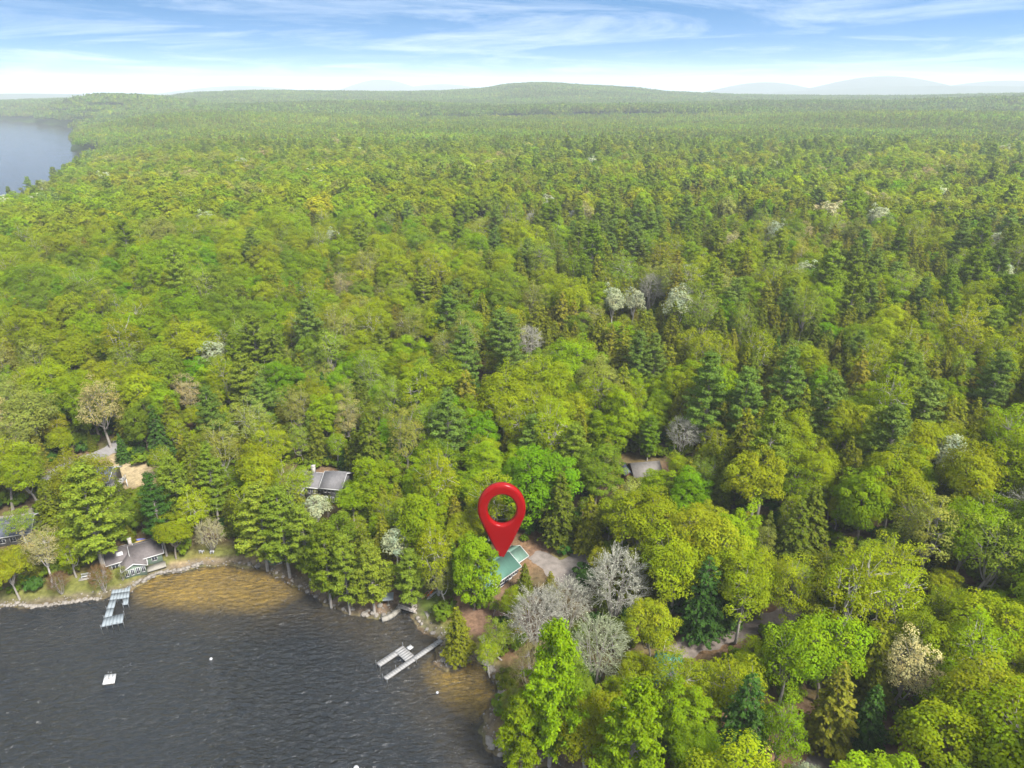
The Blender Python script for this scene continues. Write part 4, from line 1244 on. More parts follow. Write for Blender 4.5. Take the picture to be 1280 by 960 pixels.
def allowed(x, y, z, R, H, zc, sh=None):
    if ((KO[:, 0] - x) ** 2 + (KO[:, 1] - y) ** 2 < (KO[:, 2] + R * .12) ** 2).any(): return False
    px, py, dep = proj(x, y, z + zc * H)
    r = R * F / dep * .92
    tx, ty, _ = proj(x, y, z + H)
    ry = max(r * .8, abs(py - ty) * .9)
    dist = math.hypot(x, y)
    hit = (((SP_[:, 0] - px) / (r + SP_[:, 2])) ** 2 + ((SP_[:, 1] - py) / (ry + SP_[:, 2])) ** 2 < 1) & (SP_[:, 3] > dist + .5)
    return not hit.any()

# ------------------------------------------------------------------ the trees one can pick out: species, picture place of the crown, size, colour
HAND = [
    ('airy', 356, 606, .8, 'yellow-green'), ('airy', 393, 628, .42, 'pale olive'), ('oak', 440, 622, .62, 'lime green'), ('airy', 376, 596, .5, 'yellow-green'), ('airy', 26, 650, .55, 'soft green'), ('hemlock', 150, 616, .45, 'dark olive'),
    ('hemlock', 940, 930, .75, 'dark green'), ('oak', 1195, 930, 1.1, 'yellow-green'), ('oak', 1240, 880, 1.1, 'golden-green'),
    ('maple', 678, 600, 1.35, 'bright green'), ('maple', 640, 603, .75, 'bright green'), ('maple', 591, 713, .98, 'lime green'), ('maple', 745, 592, .95, 'mid green'),
    ('bare', 672, 772, 1.0, 'grey'), ('bare', 708, 756, .9, 'grey'), ('bare', 748, 812, 1.0, 'silvery'), ('bare', 771, 733, 1.12, 'grey'), ('bare', 664, 836, .7, 'tan budding'),
    ('bare', 262, 668, .62, 'cream'), ('silver', 498, 677, .62, 'silvery'), ('silver', 396, 634, .62, 'silvery'), ('airy', 1143, 838, .80, 'cream'), ('silver', 1192, 567, .9, 'silvery'),
    ('silver', 768, 380, .9, 'silvery'), ('silver', 792, 378, .85, 'silvery'), ('bare', 815, 366, 1.0, 'grey'), ('bare', 660, 428, .95, 'grey'),
    ('hemlock', 700, 640, .95, 'dark olive'), ('hemlock', 656, 722, .45, 'dark olive'), ('hemlock', 572, 790, .72, 'olive'), ('hemlock', 737, 655, .8, 'olive'), ('hemlock', 688, 732, .36, 'brownish olive'),
    ('pine', 322, 640, 1.05, 'soft green'), ('pine', 352, 655, .95, 'soft green'), ('pine', 405, 690, .95, 'mid green'), ('pine', 430, 705, .85, 'soft green'), ('pine', 462, 705, .85, 'soft green'), ('pine', 512, 712, .72, 'soft green'),
    ('pine', 380, 665, .85, 'soft green'), ('airy', 545, 680, .95, 'yellow-green'), ('airy', 555, 722, .55, 'pale olive'), ('pine', 105, 630, 1.20, 'soft green'), ('oak', 98, 592, .95, 'golden-green'), ('airy', 48, 685, .75, 'tan budding'), ('oak', 10, 708, .70, 'golden-green'),
    ('pine', 690, 858, 1.15, 'lime green'), ('pine', 655, 900, .85, 'lime green'), ('pine', 790, 905, 1.2, 'lime green'), ('oak', 735, 905, .8, 'yellow-green'), ('oak', 818, 785, .75, 'golden-green'),
    ('pine', 218, 605, .95, 'soft green'), ('spruce', 197, 543, 1.05, 'dark green'), ('spruce', 152, 560, .55, 'dark green'), ('oak', 212, 664, .62, 'yellow-green'), ('pine', 195, 640, .8, 'dark green'), ('maple', 172, 640, .6, 'mid green'),
    ('bare', 125, 722, .48, 'rusty'), ('bare', 72, 728, .42, 'rusty'), ('bare', 152, 716, .25, 'pale olive'), ('oak', 1045, 882, .0, 'olive'), ('hemlock', 1045, 880, 1.0, 'brownish olive'), ('airy', 985, 822, .85, 'lime green'),
    ('airy', 124, 503, 1.0, 'tan budding'), ('airy', 235, 488, .8, 'tan budding'), ('airy', 375, 505, .95, 'pale olive'), ('airy', 318, 525, .95, 'pale olive'), ('airy', 505, 545, 1.0, 'pale olive'), ('airy', 430, 520, .8, 'tan budding'), ('airy', 280, 555, .9, 'pale olive'),
    ('pine', 558, 400, 1.1, 'blue-green'), ('pine', 578, 440, 1.1, 'blue-green'), ('pine', 622, 415, 1.1, 'blue-green'), ('pine', 635, 440, 1.0, 'blue-green'), ('pine', 800, 445, 1.0, 'blue-green'), ('pine', 820, 455, .8, 'blue-green'),
    ('pine', 980, 485, 1.05, 'blue-green'), ('pine', 1035, 505, 1.1, 'blue-green'), ('pine', 1118, 545, 1.05, 'blue-green'), ('pine', 960, 565, 1.15, 'soft green'), ('pine', 1155, 510, 1.0, 'blue-green'), ('pine', 1245, 470, 1.0, 'blue-green'), ('pine', 715, 560, .9, 'soft green'),
    ('bare', 855, 545, .8, 'grey'), ('bare', 725, 575, .5, 'grey'), ('maple', 1085, 625, 1.1, 'lime green'), ('airy', 995, 605, .7, 'lime green'), ('oak', 945, 600, 1.05, 'golden-green'), ('airy', 1160, 655, 1.0, 'pale olive'),
    ('hemlock', 1015, 645, 1.1, 'dark olive'), ('hemlock', 995, 668, .9, 'dark olive'), ('oak', 880, 680, 1.1, 'golden-green'), ('oak', 800, 655, 1.05, 'yellow-green'), ('oak', 845, 705, 1.0, 'yellow-green'), ('oak', 925, 725, 1.0, 'yellow-green'),
    ('maple', 860, 612, .95, 'bright green'), ('maple', 825, 610, .8, 'lime green'), ('airy', 1255, 690, .95, 'soft green'), ('oak', 1215, 600, 1.1, 'golden-green'), ('oak', 1120, 600, 1.1, 'yellow-green'), ('airy', 780, 640, .85, 'pale olive'),
    ('airy', 835, 846, .80, 'yellow-green'), ('airy', 612, 815, .45, 'yellow-green'), ('airy', 628, 790, .5, 'soft green'), ('airy', 608, 625, .95, 'yellow-green'), ('oak', 585, 655, .7, 'yellow-green'), ('maple', 640, 500, .0, 'lime green'),
    ('airy', 930, 735, .9, 'yellow-green'), ('airy', 985, 735, .85, 'golden-green'), ('hemlock', 880, 755, .9, 'dark green'), ('hemlock', 905, 745, .85, 'dark green'), ('hemlock', 930, 905, .9, 'dark green'), ('hemlock', 1090, 890, .8, 'dark green'),
]
trees = []      # dicts
def add_tree(kind, x, y, z, s, col, hand=False):
    trees.append(dict(kind=kind, x=x, y=y, z=z, s=s, col=col, hand=hand))
for kind, px, py, s, colr in HAND:
    if s <= 0: continue
    s *= 1.12
    H, zc = KIND_H[kind] * s, KIND_ZC[kind]
    p = at(px, py, zc * H)
    add_tree(kind, p[0], p[1], p[2], s, colr, True)

# the trees placed by hand stay in sight
hs_ = []
for t in trees:
    H = KIND_H[t['kind']] * t['s']
    px, py, dep = proj(t['x'], t['y'], t['z'] + KIND_ZC[t['kind']] * H)
    hs_.append((float(px), float(py), float(KIND_R[t['kind']] * t['s'] * F / dep * (.75 if t['kind'] in ('bare', 'silver', 'maple') or t['col'] == 'cream' else .4)), math.hypot(t['x'], t['y'])))
SP_ = np.vstack([SP_, np.array(hs_)])

# species by place: share of conifers, and of pines among them, over picture columns and rows
XS = np.array([-400, 0, 256, 512, 768, 1024, 1280, 1700])
YS = np.array([120, 150, 185, 215, 250, 300, 350, 400, 450, 500, 550, 600, 660, 760, 960])
CONF = np.array([
    [.7, .7, .7, .7, .7, .7, .7, .7], [.7, .65, .65, .7, .7, .7, .7, .7], [.5, .45, .5, .55, .6, .6, .5, .5], [.15, .12, .15, .3, .6, .55, .45, .4], [.06, .06, .06, .25, .6, .55, .4, .4],
    [.05, .05, .06, .22, .58, .58, .45, .4], [.06, .06, .10, .30, .55, .62, .55, .5], [.08, .10, .16, .38, .55, .60, .58, .5], [.10, .12, .22, .42, .55, .58, .50, .4], [.12, .12, .22, .36, .50, .55, .38, .3],
    [.15, .15, .20, .25, .42, .42, .22, .2], [.25, .25, .25, .22, .30, .20, .12, .1], [.3, .3, .45, .35, .16, .10, .08, .1], [.3, .3, .55, .30, .12, .08, .08, .1], [.3, .3, .4, .3, .25, .15, .08, .1]])
def table_at(px, py):
    px = np.clip(px, XS[0], XS[-1] - 1e-3); py = np.clip(py, YS[0], YS[-1] - 1e-3)
    i = np.searchsorted(XS, px, 'right') - 1; j = np.searchsorted(YS, py, 'right') - 1
    u = (px - XS[i]) / (XS[i + 1] - XS[i]); v = (py - YS[j]) / (YS[j + 1] - YS[j])
    return CONF[j, i] * (1 - u) * (1 - v) + CONF[j, i + 1] * u * (1 - v) + CONF[j + 1, i] * (1 - u) * v + CONF[j + 1, i + 1] * u * v

def choose(px, py, x, y, dist):
    c = float(table_at(px, py)) + .33 * float(patchy(x, y))
    r = RNG.random()
    if r < c:
        q = .12 + .30 * float(patchy(x + 300, y - 100, 1.6)) + (.4 if py < 200 else 0) + (.25 if (py > 600 and px < 600) else 0) + (.10 if (px > 850 and 330 < py < 560) else 0)
        if RNG.random() < q: return 'pine'
        return 'hemlock' if RNG.random() < .96 else 'spruce'
    r = RNG.random()
    if r < .005: return 'bare'
    if r < .010: return 'silver'
    if px < 600 and 230 < py < 420: return 'oak' if RNG.random() < .66 else ('maple' if RNG.random() < .72 else 'airy')
    if px > 750 and py > 540: return 'oak' if RNG.random() < .66 else ('airy' if RNG.random() < .6 else 'maple')
    return 'oak' if RNG.random() < .42 else ('airy' if RNG.random() < .58 else 'maple')

# jittered grid over the near and middle distance
def candidates(r0, r1, cell, amax):
    k = int(r1 * 1.0 / cell) + 2
    gx, gy = np.meshgrid(np.arange(-int(k * math.sin(math.radians(amax))) - 1, int(k * math.sin(math.radians(amax))) + 2), np.arange(0, k), indexing='ij')
    x = (gx + .5 * (gy % 2)).ravel() * cell; y = gy.ravel() * cell * .9
    x = x + RNG.uniform(-.36, .36, len(x)) * cell; y = y + RNG.uniform(-.36, .36, len(x)) * cell
    r = np.hypot(x, y); a = np.degrees(np.abs(np.arctan2(x, y)))
    m = (r > r0) & (r < r1) & (a < amax)
    return x[m], y[m]

forest = []     # (kind, x, y, z, s, colour rgb)
cx, cy = candidates(40, 430, 4.6, 62)
d1, d2 = shore_d(cx, cy)
dd = np.minimum(d1, d2)
cz = height(cx, cy, (d1, d2))
order = np.argsort(np.hypot(cx, cy))
hx = np.array([[t['x'], t['y'], KIND_R[t['kind']] * t['s']] for t in trees])
placed = [tuple(h) for h in hx]
grid = {}
def gadd(x, y, R):
    grid.setdefault((int(x // 8), int(y // 8)), []).append((x, y, R))
for h in placed: gadd(*h)
for i in order:
    x, y, z = float(cx[i]), float(cy[i]), float(cz[i])
    if dd[i] < 2.2: continue
    px, py, dep = proj(x, y, z + 9.0)
    kind = choose(float(px), float(py), x, y, math.hypot(x, y))
    s = float(np.clip(RNG.normal(1.13, .16), .65, 1.5))
    if kind in ('hemlock', 'spruce'): s *= RNG.uniform(.62, 1.0)
    if kind == 'maple': s *= .92
    R = KIND_R[kind] * s * (.82 if kind in ('hemlock', 'pine') else 1)
    ok = True
    gi, gj = int(x // 8), int(y // 8)
    for a in (-1, 0, 1):
        for b in (-1, 0, 1):
            for (qx, qy, qr) in grid.get((gi + a, gj + b), ()):
                if (qx - x) ** 2 + (qy - y) ** 2 < ((qr + R) * .54) ** 2: ok = False; break
            if not ok: break
        if not ok: break
    if not ok:
        # a slimmer tree may still fit
        if RNG.random() < .2: continue
        kind2 = 'hemlock' if RNG.random() < float(table_at(float(px), float(py))) else 'airy'
        s2 = s * RNG.uniform(.5, .75); R2 = KIND_R[kind2] * s2
        bad = False
        for a in (-1, 0, 1):
            for b in (-1, 0, 1):
                for (qx, qy, qr) in grid.get((gi + a, gj + b), ()):
                    if (qx - x) ** 2 + (qy - y) ** 2 < ((qr + R2) * .52) ** 2: bad = True
        if bad: continue
        kind, s, R = kind2, s2, R2
    if math.hypot(x, y) < 330 and not allowed(x, y, z, R, KIND_H[kind] * s, KIND_ZC[kind]):
        if not allowed(x, y, z, R * .5, KIND_H[kind] * s * .5, KIND_ZC[kind]): continue
        s *= .5; R *= .5
    gadd(x, y, R)
    add_tree(kind, x, y, z, s, pick_col(kind, x, y))

# the 300 that show largest become objects, the rest belong to the forest
for t in trees:
    H = KIND_H[t['kind']] * t['s']
    px, py, dep = proj(t['x'], t['y'], t['z'] + KIND_ZC[t['kind']] * H)
    t['px'], t['py'], t['dep'] = float(px), float(py), float(dep)
    rr = KIND_R[t['kind']] * t['s'] * F / dep
    t['pr'] = float(rr)
    inside = -4 < px < 1284 and py - rr * .6 < 958
    t['size'] = (H * F / dep) * rr if inside else 0
    if t['hand'] and inside: t['size'] = t['size'] * 1.6 + 500
trees.sort(key=lambda t: -t['size'])
NEAR = [t for t in trees[:300] if t['size'] > 0]
REST = trees[len(NEAR):]

NAMES = {'oak': 'oak_tree', 'airy': 'budding_tree', 'maple': 'maple_tree', 'hemlock': 'hemlock_tree', 'spruce': 'spruce_tree', 'pine': 'pine_tree', 'bare': 'leafless_tree', 'silver': 'silvery_tree'}
PHR = {'oak': 'round crowned leafy tree', 'airy': 'open crowned budding tree', 'maple': 'dense leafy tree', 'hemlock': 'pointed hemlock', 'spruce': 'broad spruce', 'pine': 'layered pine', 'bare': 'twiggy bare tree', 'silver': 'pale leafed tree'}
LANDMARKS = [('the red map marker', 627, 655), ('the gravel driveway', 702, 704), ('the tan roofed cabin', 808, 590), ('the long grey house', 395, 610), ('the brown roofed cottage', 178, 700),
             ('the railed deck house', 134, 610), ('the slate blue roof', 15, 665), ('the footbridge', 509, 760), ('the sandy cove', 600, 838), ('the pale dock walkway', 520, 822), ('the gravel clearing', 1045, 950),
             ('the cream tree', 1143, 838), ('the hidden teal roof', 832, 848), ('the earth track', 950, 782), ('the rocky point', 632, 936), ('the road bend', 100, 578), ('the dark gap', 1205, 722),
             ('the silvery tree pair', 780, 380), ('the grey bare grove', 700, 790), ('the right edge', 1278, 640), ('the right edge', 1278, 800), ('the right edge', 1278, 470), ('the left edge', 2, 520), ('the left edge', 2, 600),
             ('the bottom edge', 800, 957), ('the bottom right corner', 1270, 950), ('the dark pine gap', 602, 462), ('the sandy bay', 290, 700), ('the tall spruce', 197, 545), ('the lawn bench', 108, 722)]
ORD = ['nearest', 'second nearest', 'third nearest', 'fourth nearest', 'fifth nearest', 'sixth nearest', 'seventh nearest', 'eighth nearest', 'ninth nearest', 'tenth nearest', 'eleventh nearest', 'twelfth nearest', 'thirteenth nearest', 'fourteenth nearest',
       'fifteenth nearest', 'sixteenth nearest', 'seventeenth nearest', 'eighteenth nearest', 'nineteenth nearest', 'twentieth nearest']
def label_trees(lst):
    groups = {}
    for t in lst:
        sz = 'small ' if t['s'] < .62 else ('tall ' if t['s'] > 1.08 else '')
        col = {'grey': 'grey', 'tan budding': 'tan'}.get(t['col'], t['col'])
        best = min(LANDMARKS, key=lambda l: math.hypot(l[1] - t['px'], (l[2] - t['py']) * 1.1))
        dx, dy = t['px'] - best[1], t['py'] - best[2]
        if 'edge' in best[0] or 'corner' in best[0]: dr = 'by'
        elif abs(dx) > abs(dy): dr = 'right of' if dx > 0 else 'left of'
        else: dr = 'above' if dy < 0 else 'below'
        key = (sz, col, PHR[t['kind']], dr, best[0])
        groups.setdefault(key, []).append((math.hypot(dx, dy), t))
    for (sz, col, ph, dr, lm), v in groups.items():
        v.sort(key=lambda q: q[0])
        for i, (_, t) in enumerate(v):
            body = f'{sz}{col} {ph} {dr} {lm}'
            t['label'] = body if len(v) == 1 else f'{ORD[min(i, 19)]} {body}' if i < 20 else body
label_trees(NEAR)
for t in NEAR:
    vi = RNG.integers(len(MESHES[t['kind']]))
    tm, cm = MESHES[t['kind']][vi]
    r = empty(NAMES[t['kind']], (t['x'], t['y'], t['z'] - .05), RNG.random() * 6.28, t['label'], 'tree', 'trees round the lake shore')
    r.scale = (t['s'] * RNG.uniform(.86, 1.12), t['s'] * RNG.uniform(.86, 1.12), t['s'] * RNG.uniform(.93, 1.08))
    o = bpy.data.objects.new('trunk', tm); COL.objects.link(o); o.parent = r
    o = bpy.data.objects.new('crown', cm); COL.objects.link(o); o.parent = r
    o['tcol'] = [float(c) for c in jig(t['col'])]
# the clipped round shrub by the drive
p = at(705, 690)
sh = empty('round_shrub', (p[0], p[1], p[2] - .4), 0, 'clipped round dark green shrub between the forks of the driveway', 'shrub')
sh.scale = (1.25, 1.25, 1.25)
for nme, me in zip(('trunk', 'crown'), MESHES['bush'][0]):
    o = bpy.data.objects.new(nme, me); COL.objects.link(o); o.parent = sh
    if nme == 'crown': o['tcol'] = [.045, .115, .018]

# ------------------------------------------------------------------ forest beyond (one object; too many trees to count)
for t in REST:
    forest.append((t['kind'], t['x'], t['y'], t['z'], t['s'], jig(t['col'])))
def far_trees(r0, r1, cell, amax):
    x, y = candidates(r0, r1, cell, amax)
    d1, d2 = shore_d(x, y)
    m = np.minimum(d1, d2) > 3
    x, y = x[m], y[m]
    z = height(x, y, (d1[m], d2[m]))
    px, py, dep = proj(x, y, z + 10)
    for i in range(len(x)):
        k = choose(float(px[i]), float(py[i]), x[i], y[i], 0)
        s = float(np.clip(RNG.normal(1.13, .16), .65, 1.5))
        forest.append((k, x[i], y[i], z[i], s, jig(pick_col(k, x[i], y[i])) * (1.04 + .16 * patchy(x[i] - 200, y[i] * 1.5, 3.2))))
        if k in ('hemlock', 'spruce') and RNG.random() < .5:
            forest.append((k, x[i] + RNG.normal() * 2.5, y[i] + RNG.normal() * 2.5, z[i], s * RNG.uniform(.6, .95), jig(pick_col(k))))
far_trees(430, 980, 7.3, 60)
# pale flowering crowns picked out in the middle distance
for px, py, k, c, s in [(1038, 262, 'silver', 'cream', 1.3), (1052, 258, 'silver', 'cream', 1.3), (1022, 262, 'silver', 'cream', 1.1), (1110, 256, 'silver', 'silvery', .9), (128, 222, 'silver', 'silvery', 1.5), (146, 218, 'silver', 'silvery', 1.3),
                        (175, 349, 'silver', 'silvery', .9), (142, 306, 'silver', 'silvery', 1.0), (155, 308, 'bare', 'grey', .9), (35, 357, 'silver', 'silvery', .8), (12, 328, 'silver', 'silvery', .9), (635, 280, 'silver', 'silvery', .8), (665, 270, 'bare', 'grey', 1.0), (1255, 338, 'silver', 'silvery', .9), (570, 345, 'bare', 'grey', .8), (410, 398, 'bare', 'tan budding', .9), (85, 212, 'silver', 'silvery', 1.2)]:
    H = KIND_H[k] * s
    p = at(px, py, .8 * H)
    forest.append((k, p[0], p[1], p[2], s, jig(c)))
# tall shore pines against the far lake
for px, py, s in [(38, 226, 1.0), (70, 214, 1.3), (82, 210, 1.2), (92, 208, 1.0), (14, 238, .8), (108, 206, 1.2), (76, 222, 1.1), (98, 196, 1.2), (112, 190, 1.2)]:
    p = at(px, py + 12, .5 * 20 * s)
    forest.append(('pine', p[0], p[1], max(p[2], .2), s, jig('blue-green')))

# lighter versions of each species for the middle distance, and whole patches of wood farther off
LOWSPEC = {'oak': [broadleaf(400 + i, H=16.5, R=5.3, ncl=48, nl=50, leaf=.56) for i in range(4)], 'airy': [broadleaf(420 + i, H=17, R=4.6, ncl=42, nl=30, leaf=.5, zmin=-.4) for i in range(2)],
           'maple': [broadleaf(430 + i, H=15, R=4.8, ncl=48, nl=52, leaf=.56, zmin=-.6, zc=.58, zr=.4) for i in range(2)], 'hemlock': [hemlock(440 + i, H=16, R=3.8, leaf=.72, whorls=18, dens=.9, power=.66, droop=.22) for i in range(3)],
           'spruce': [hemlock(450, H=14, R=3.6, leaf=.95, whorls=14, dens=.6, droop=.18)], 'pine': [pine(460 + i, H=21, R=4.3, leaf=.62, tiers=13, nl=12) for i in range(3)],
           'bare': [broadleaf(470, H=13, R=4.6, ncl=40, nl=20, leaf=.5)], 'silver': [broadleaf(480, H=16, R=4.4, ncl=40, nl=24, leaf=.6)]}
PROTOS, SLOT = [], {}
for k in NAMES:
    SLOT[k, 0] = []
    for (T, C, bk) in KINDS[k]:
        SLOT[k, 0].append(len(PROTOS)); PROTOS.append(joined(T, C, bk))
    SLOT[k, 1] = []
    for (T, C) in LOWSPEC[k]:
        SLOT[k, 1].append(len(PROTOS)); PROTOS.append(joined(T, C, BARK))

def patch(seed, size, n, conif, q, ncard):
    """a piece of closed canopy: n small crowns of mixed kinds and colours"""
    global RNG
    keep, RNG = RNG, np.random.default_rng(seed)
    C = MB()
    g = int(math.sqrt(n))
    for i in range(g):
        for j in range(g):
            x, y = ((np.array([i, j]) + RNG.uniform(.1, .9, 2)) / g - .5) * size
            r = RNG.random()
            if r < conif:
                k = 'pine' if RNG.random() < .55 else 'hemlock'
                col = jig(pick_col(k)); H = RNG.uniform(13, 20) * (1.06 if k == 'pine' else .95); R = 3.2
                t = RNG.random(ncard) ** .6; a = RNG.random(ncard) * 6.28
                rad = R * (1 - t * .86)
                c = np.c_[x + np.cos(a) * rad, y + np.sin(a) * rad, H * (.3 + .7 * t)]
                nn = np.c_[np.cos(a) * .7, np.sin(a) * .7, np.full(ncard, .75)] + RNG.normal(size=(ncard, 3)) * .35
            else:
                k = 'oak' if RNG.random() < .65 else 'maple'
                col = jig(pick_col(k)); H = RNG.uniform(13, 18.5); R = RNG.uniform(3.8, 5.6)
                d = fib(ncard, -.25) + RNG.normal(size=(ncard, 3)) * .12
                c = np.array([x, y, H * .66]) + d * np.array([R, R, H * .34]) * RNG.uniform(.85, 1.06, (ncard, 1))
                nn = d + np.array([0, 0, .4]) + RNG.normal(size=(ncard, 3)) * .45
            v = RNG.uniform(.8, 1.2, (ncard, 1))
            C.cards(c, nn, q * RNG.uniform(.8, 1.25, ncard), col * v / .12, 1.1)
    RNG = keep
    return C.mesh('forest_patch', FOL)
P1 = [len(PROTOS) + i for i in range(9)]
for i in range(9): PROTOS.append(patch(600 + i, 30, 25, (.15, .5, .8)[i // 3], 1.55, 70))
P2 = [len(PROTOS) + i for i in range(6)]
for i in range(6): PROTOS.append(patch(640 + i, 66, 100, (.4, .75)[i // 3], 2.7, 30))

pts, idx, rot, scl, tc_ = [], [], [], [], []
for k, x, y, z, s, c in forest:
    lod = 0 if math.hypot(x, y) < 430 else 1
    o = SLOT[k, lod]
    pts.append((x, y, z - .1)); idx.append(o[RNG.integers(len(o))]); rot.append(RNG.random() * 6.28); scl.append(s); tc_.append(c)
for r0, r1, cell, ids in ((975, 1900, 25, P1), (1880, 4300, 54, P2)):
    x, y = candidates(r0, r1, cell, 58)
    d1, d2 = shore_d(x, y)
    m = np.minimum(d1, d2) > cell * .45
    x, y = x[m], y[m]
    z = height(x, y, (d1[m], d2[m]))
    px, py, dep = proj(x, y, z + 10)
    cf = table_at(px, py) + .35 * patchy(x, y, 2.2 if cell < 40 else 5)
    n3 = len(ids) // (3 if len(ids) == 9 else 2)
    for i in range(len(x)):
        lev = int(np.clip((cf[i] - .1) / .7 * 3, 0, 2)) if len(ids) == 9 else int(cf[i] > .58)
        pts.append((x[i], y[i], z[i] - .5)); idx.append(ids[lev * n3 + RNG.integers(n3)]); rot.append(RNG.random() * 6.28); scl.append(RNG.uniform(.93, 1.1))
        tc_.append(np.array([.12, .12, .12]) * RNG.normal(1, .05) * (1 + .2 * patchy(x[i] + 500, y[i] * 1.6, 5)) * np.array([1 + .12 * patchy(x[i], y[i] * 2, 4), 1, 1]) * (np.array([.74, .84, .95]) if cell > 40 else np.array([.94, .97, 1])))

def scatter(name, protos, pts, idx, rot, scl, tcol, label, cat):
    me = bpy.data.meshes.new(name)
    n = len(pts)
    me.vertices.add(n); me.vertices.foreach_set('co', np.array(pts, np.float32).ravel())
    for an, ty, da, key in (('idx', 'INT', np.array(idx, np.int32), 'value'), ('rotz', 'FLOAT', np.array(rot, np.float32), 'value'), ('scl', 'FLOAT', np.array(scl, np.float32), 'value'),
                            ('tcol', 'FLOAT_VECTOR', np.array(tcol, np.float32).ravel(), 'vector')):
        a = me.attributes.new(an, ty, 'POINT'); a.data.foreach_set(key, da)
    me.update()
    o = bpy.data.objects.new(name, me); COL.objects.link(o)
    ng = bpy.data.node_groups.new(name + '_scatter', 'GeometryNodeTree')
    ng.interface.new_socket('Geometry', in_out='INPUT', socket_type='NodeSocketGeometry')
    ng.interface.new_socket('Geometry', in_out='OUTPUT', socket_type='NodeSocketGeometry')
    gi, go = ng.nodes.new('NodeGroupInput'), ng.nodes.new('NodeGroupOutput')
    L = ng.links.new
    def named(nm, ty):
        a = ng.nodes.new('GeometryNodeInputNamedAttribute'); a.data_type = ty; a.inputs['Name'].default_value = nm
        return a.outputs['Attribute']
    ai, ar, asc = named('idx', 'INT'), named('rotz', 'FLOAT'), named('scl', 'FLOAT')
    cmb = ng.nodes.new('ShaderNodeCombineXYZ'); L(ar, cmb.inputs['Z'])
    join = ng.nodes.new('GeometryNodeJoinGeometry')
    for i in sorted(set(idx)):
        src = bpy.data.objects.new(name + '_source', protos[i])
        oi = ng.nodes.new('GeometryNodeObjectInfo'); oi.inputs['Object'].default_value = src
        cmp = ng.nodes.new('FunctionNodeCompare'); cmp.data_type = 'INT'; cmp.operation = 'EQUAL'
        L(ai, cmp.inputs[2]); cmp.inputs[3].default_value = i
        ip = ng.nodes.new('GeometryNodeInstanceOnPoints')
        L(gi.outputs[0], ip.inputs['Points']); L(cmp.outputs['Result'], ip.inputs['Selection']); L(oi.outputs['Geometry'], ip.inputs['Instance'])
        L(cmb.outputs['Vector'], ip.inputs['Rotation']); L(asc, ip.inputs['Scale'])
        L(ip.outputs['Instances'], join.inputs[0])
    L(join.outputs[0], go.inputs[0])
    md = o.modifiers.new('scatter', 'NODES'); md.node_group = ng
    tag(o, label, cat, kind='stuff')
    return o
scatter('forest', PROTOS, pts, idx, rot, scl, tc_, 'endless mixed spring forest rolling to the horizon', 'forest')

# undergrowth below the near trees
ux, uy = candidates(50, 430, 3.5, 58)
d1, d2 = shore_d(ux, uy)
m = (np.minimum(d1, d2) > 1.2)
ux, uy, uz = ux[m], uy[m], height(ux[m], uy[m], (d1[m], d2[m]))
up = []
for x, y, z in zip(ux, uy, uz):
    if RNG.random() < .12: continue
    if ((KO[:, 0] - x) ** 2 + (KO[:, 1] - y) ** 2 < (KO[:, 2] + .5) ** 2).any(): continue
    px, py, dep = proj(x, y, z + 1)
    if (((SP_[:, 0] - px) ** 2 + (SP_[:, 1] - py) ** 2) < (SP_[:, 2] + 3) ** 2).any(): continue
    up.append((x, y, z - .1))
UB = [joined(T, C, bk) for T, C, bk in KINDS['bush']]
scatter('undergrowth', UB, up, list(RNG.integers(0, 3, len(up))), list(RNG.random(len(up)) * 6.28), list(RNG.uniform(.5, 1.5, len(up))),
        [jig(pick_col('bush')) for _ in up], 'low green bushes and saplings under the trees', 'undergrowth')

# ------------------------------------------------------------------ sky, sun, air
VEIL = 4.8
SUN_EL, SUN_AZ = math.radians(50), math.radians(135)      # azimuth clockwise from the view direction: behind and to the right
w = bpy.data.worlds.new('World'); S.world = w
w.use_nodes = True
nt = w.node_tree; nt.nodes.clear()
L = nt.links.new
tc = N(nt, 'ShaderNodeTexCoord')
sep = N(nt, 'ShaderNodeSeparateXYZ'); L(tc.outputs['Generated'], sep.inputs[0])
# the air near this hazy horizon is clear higher up: look the sky up a little higher
mz = N(nt, 'ShaderNodeMath', operation='MULTIPLY_ADD'); mz.inputs[1].default_value = 6.0; mz.inputs[2].default_value = .22; L(sep.outputs['Z'], mz.inputs[0])
cb_ = N(nt, 'ShaderNodeCombineXYZ'); L(sep.outputs['X'], cb_.inputs['X']); L(sep.outputs['Y'], cb_.inputs['Y']); L(mz.outputs[0], cb_.inputs['Z'])
nv = N(nt, 'ShaderNodeVectorMath', operation='NORMALIZE'); L(cb_.outputs[0], nv.inputs[0])
sky = N(nt, 'ShaderNodeTexSky', sky_type='NISHITA'); sky.sun_disc = False
sky.sun_elevation = SUN_EL; sky.sun_rotation = SUN_AZ
sky.air_density = 1.0; sky.dust_density = 0.6; sky.ozone_density = 2.0; sky.altitude = 100
L(nv.outputs[0], sky.inputs['Vector'])
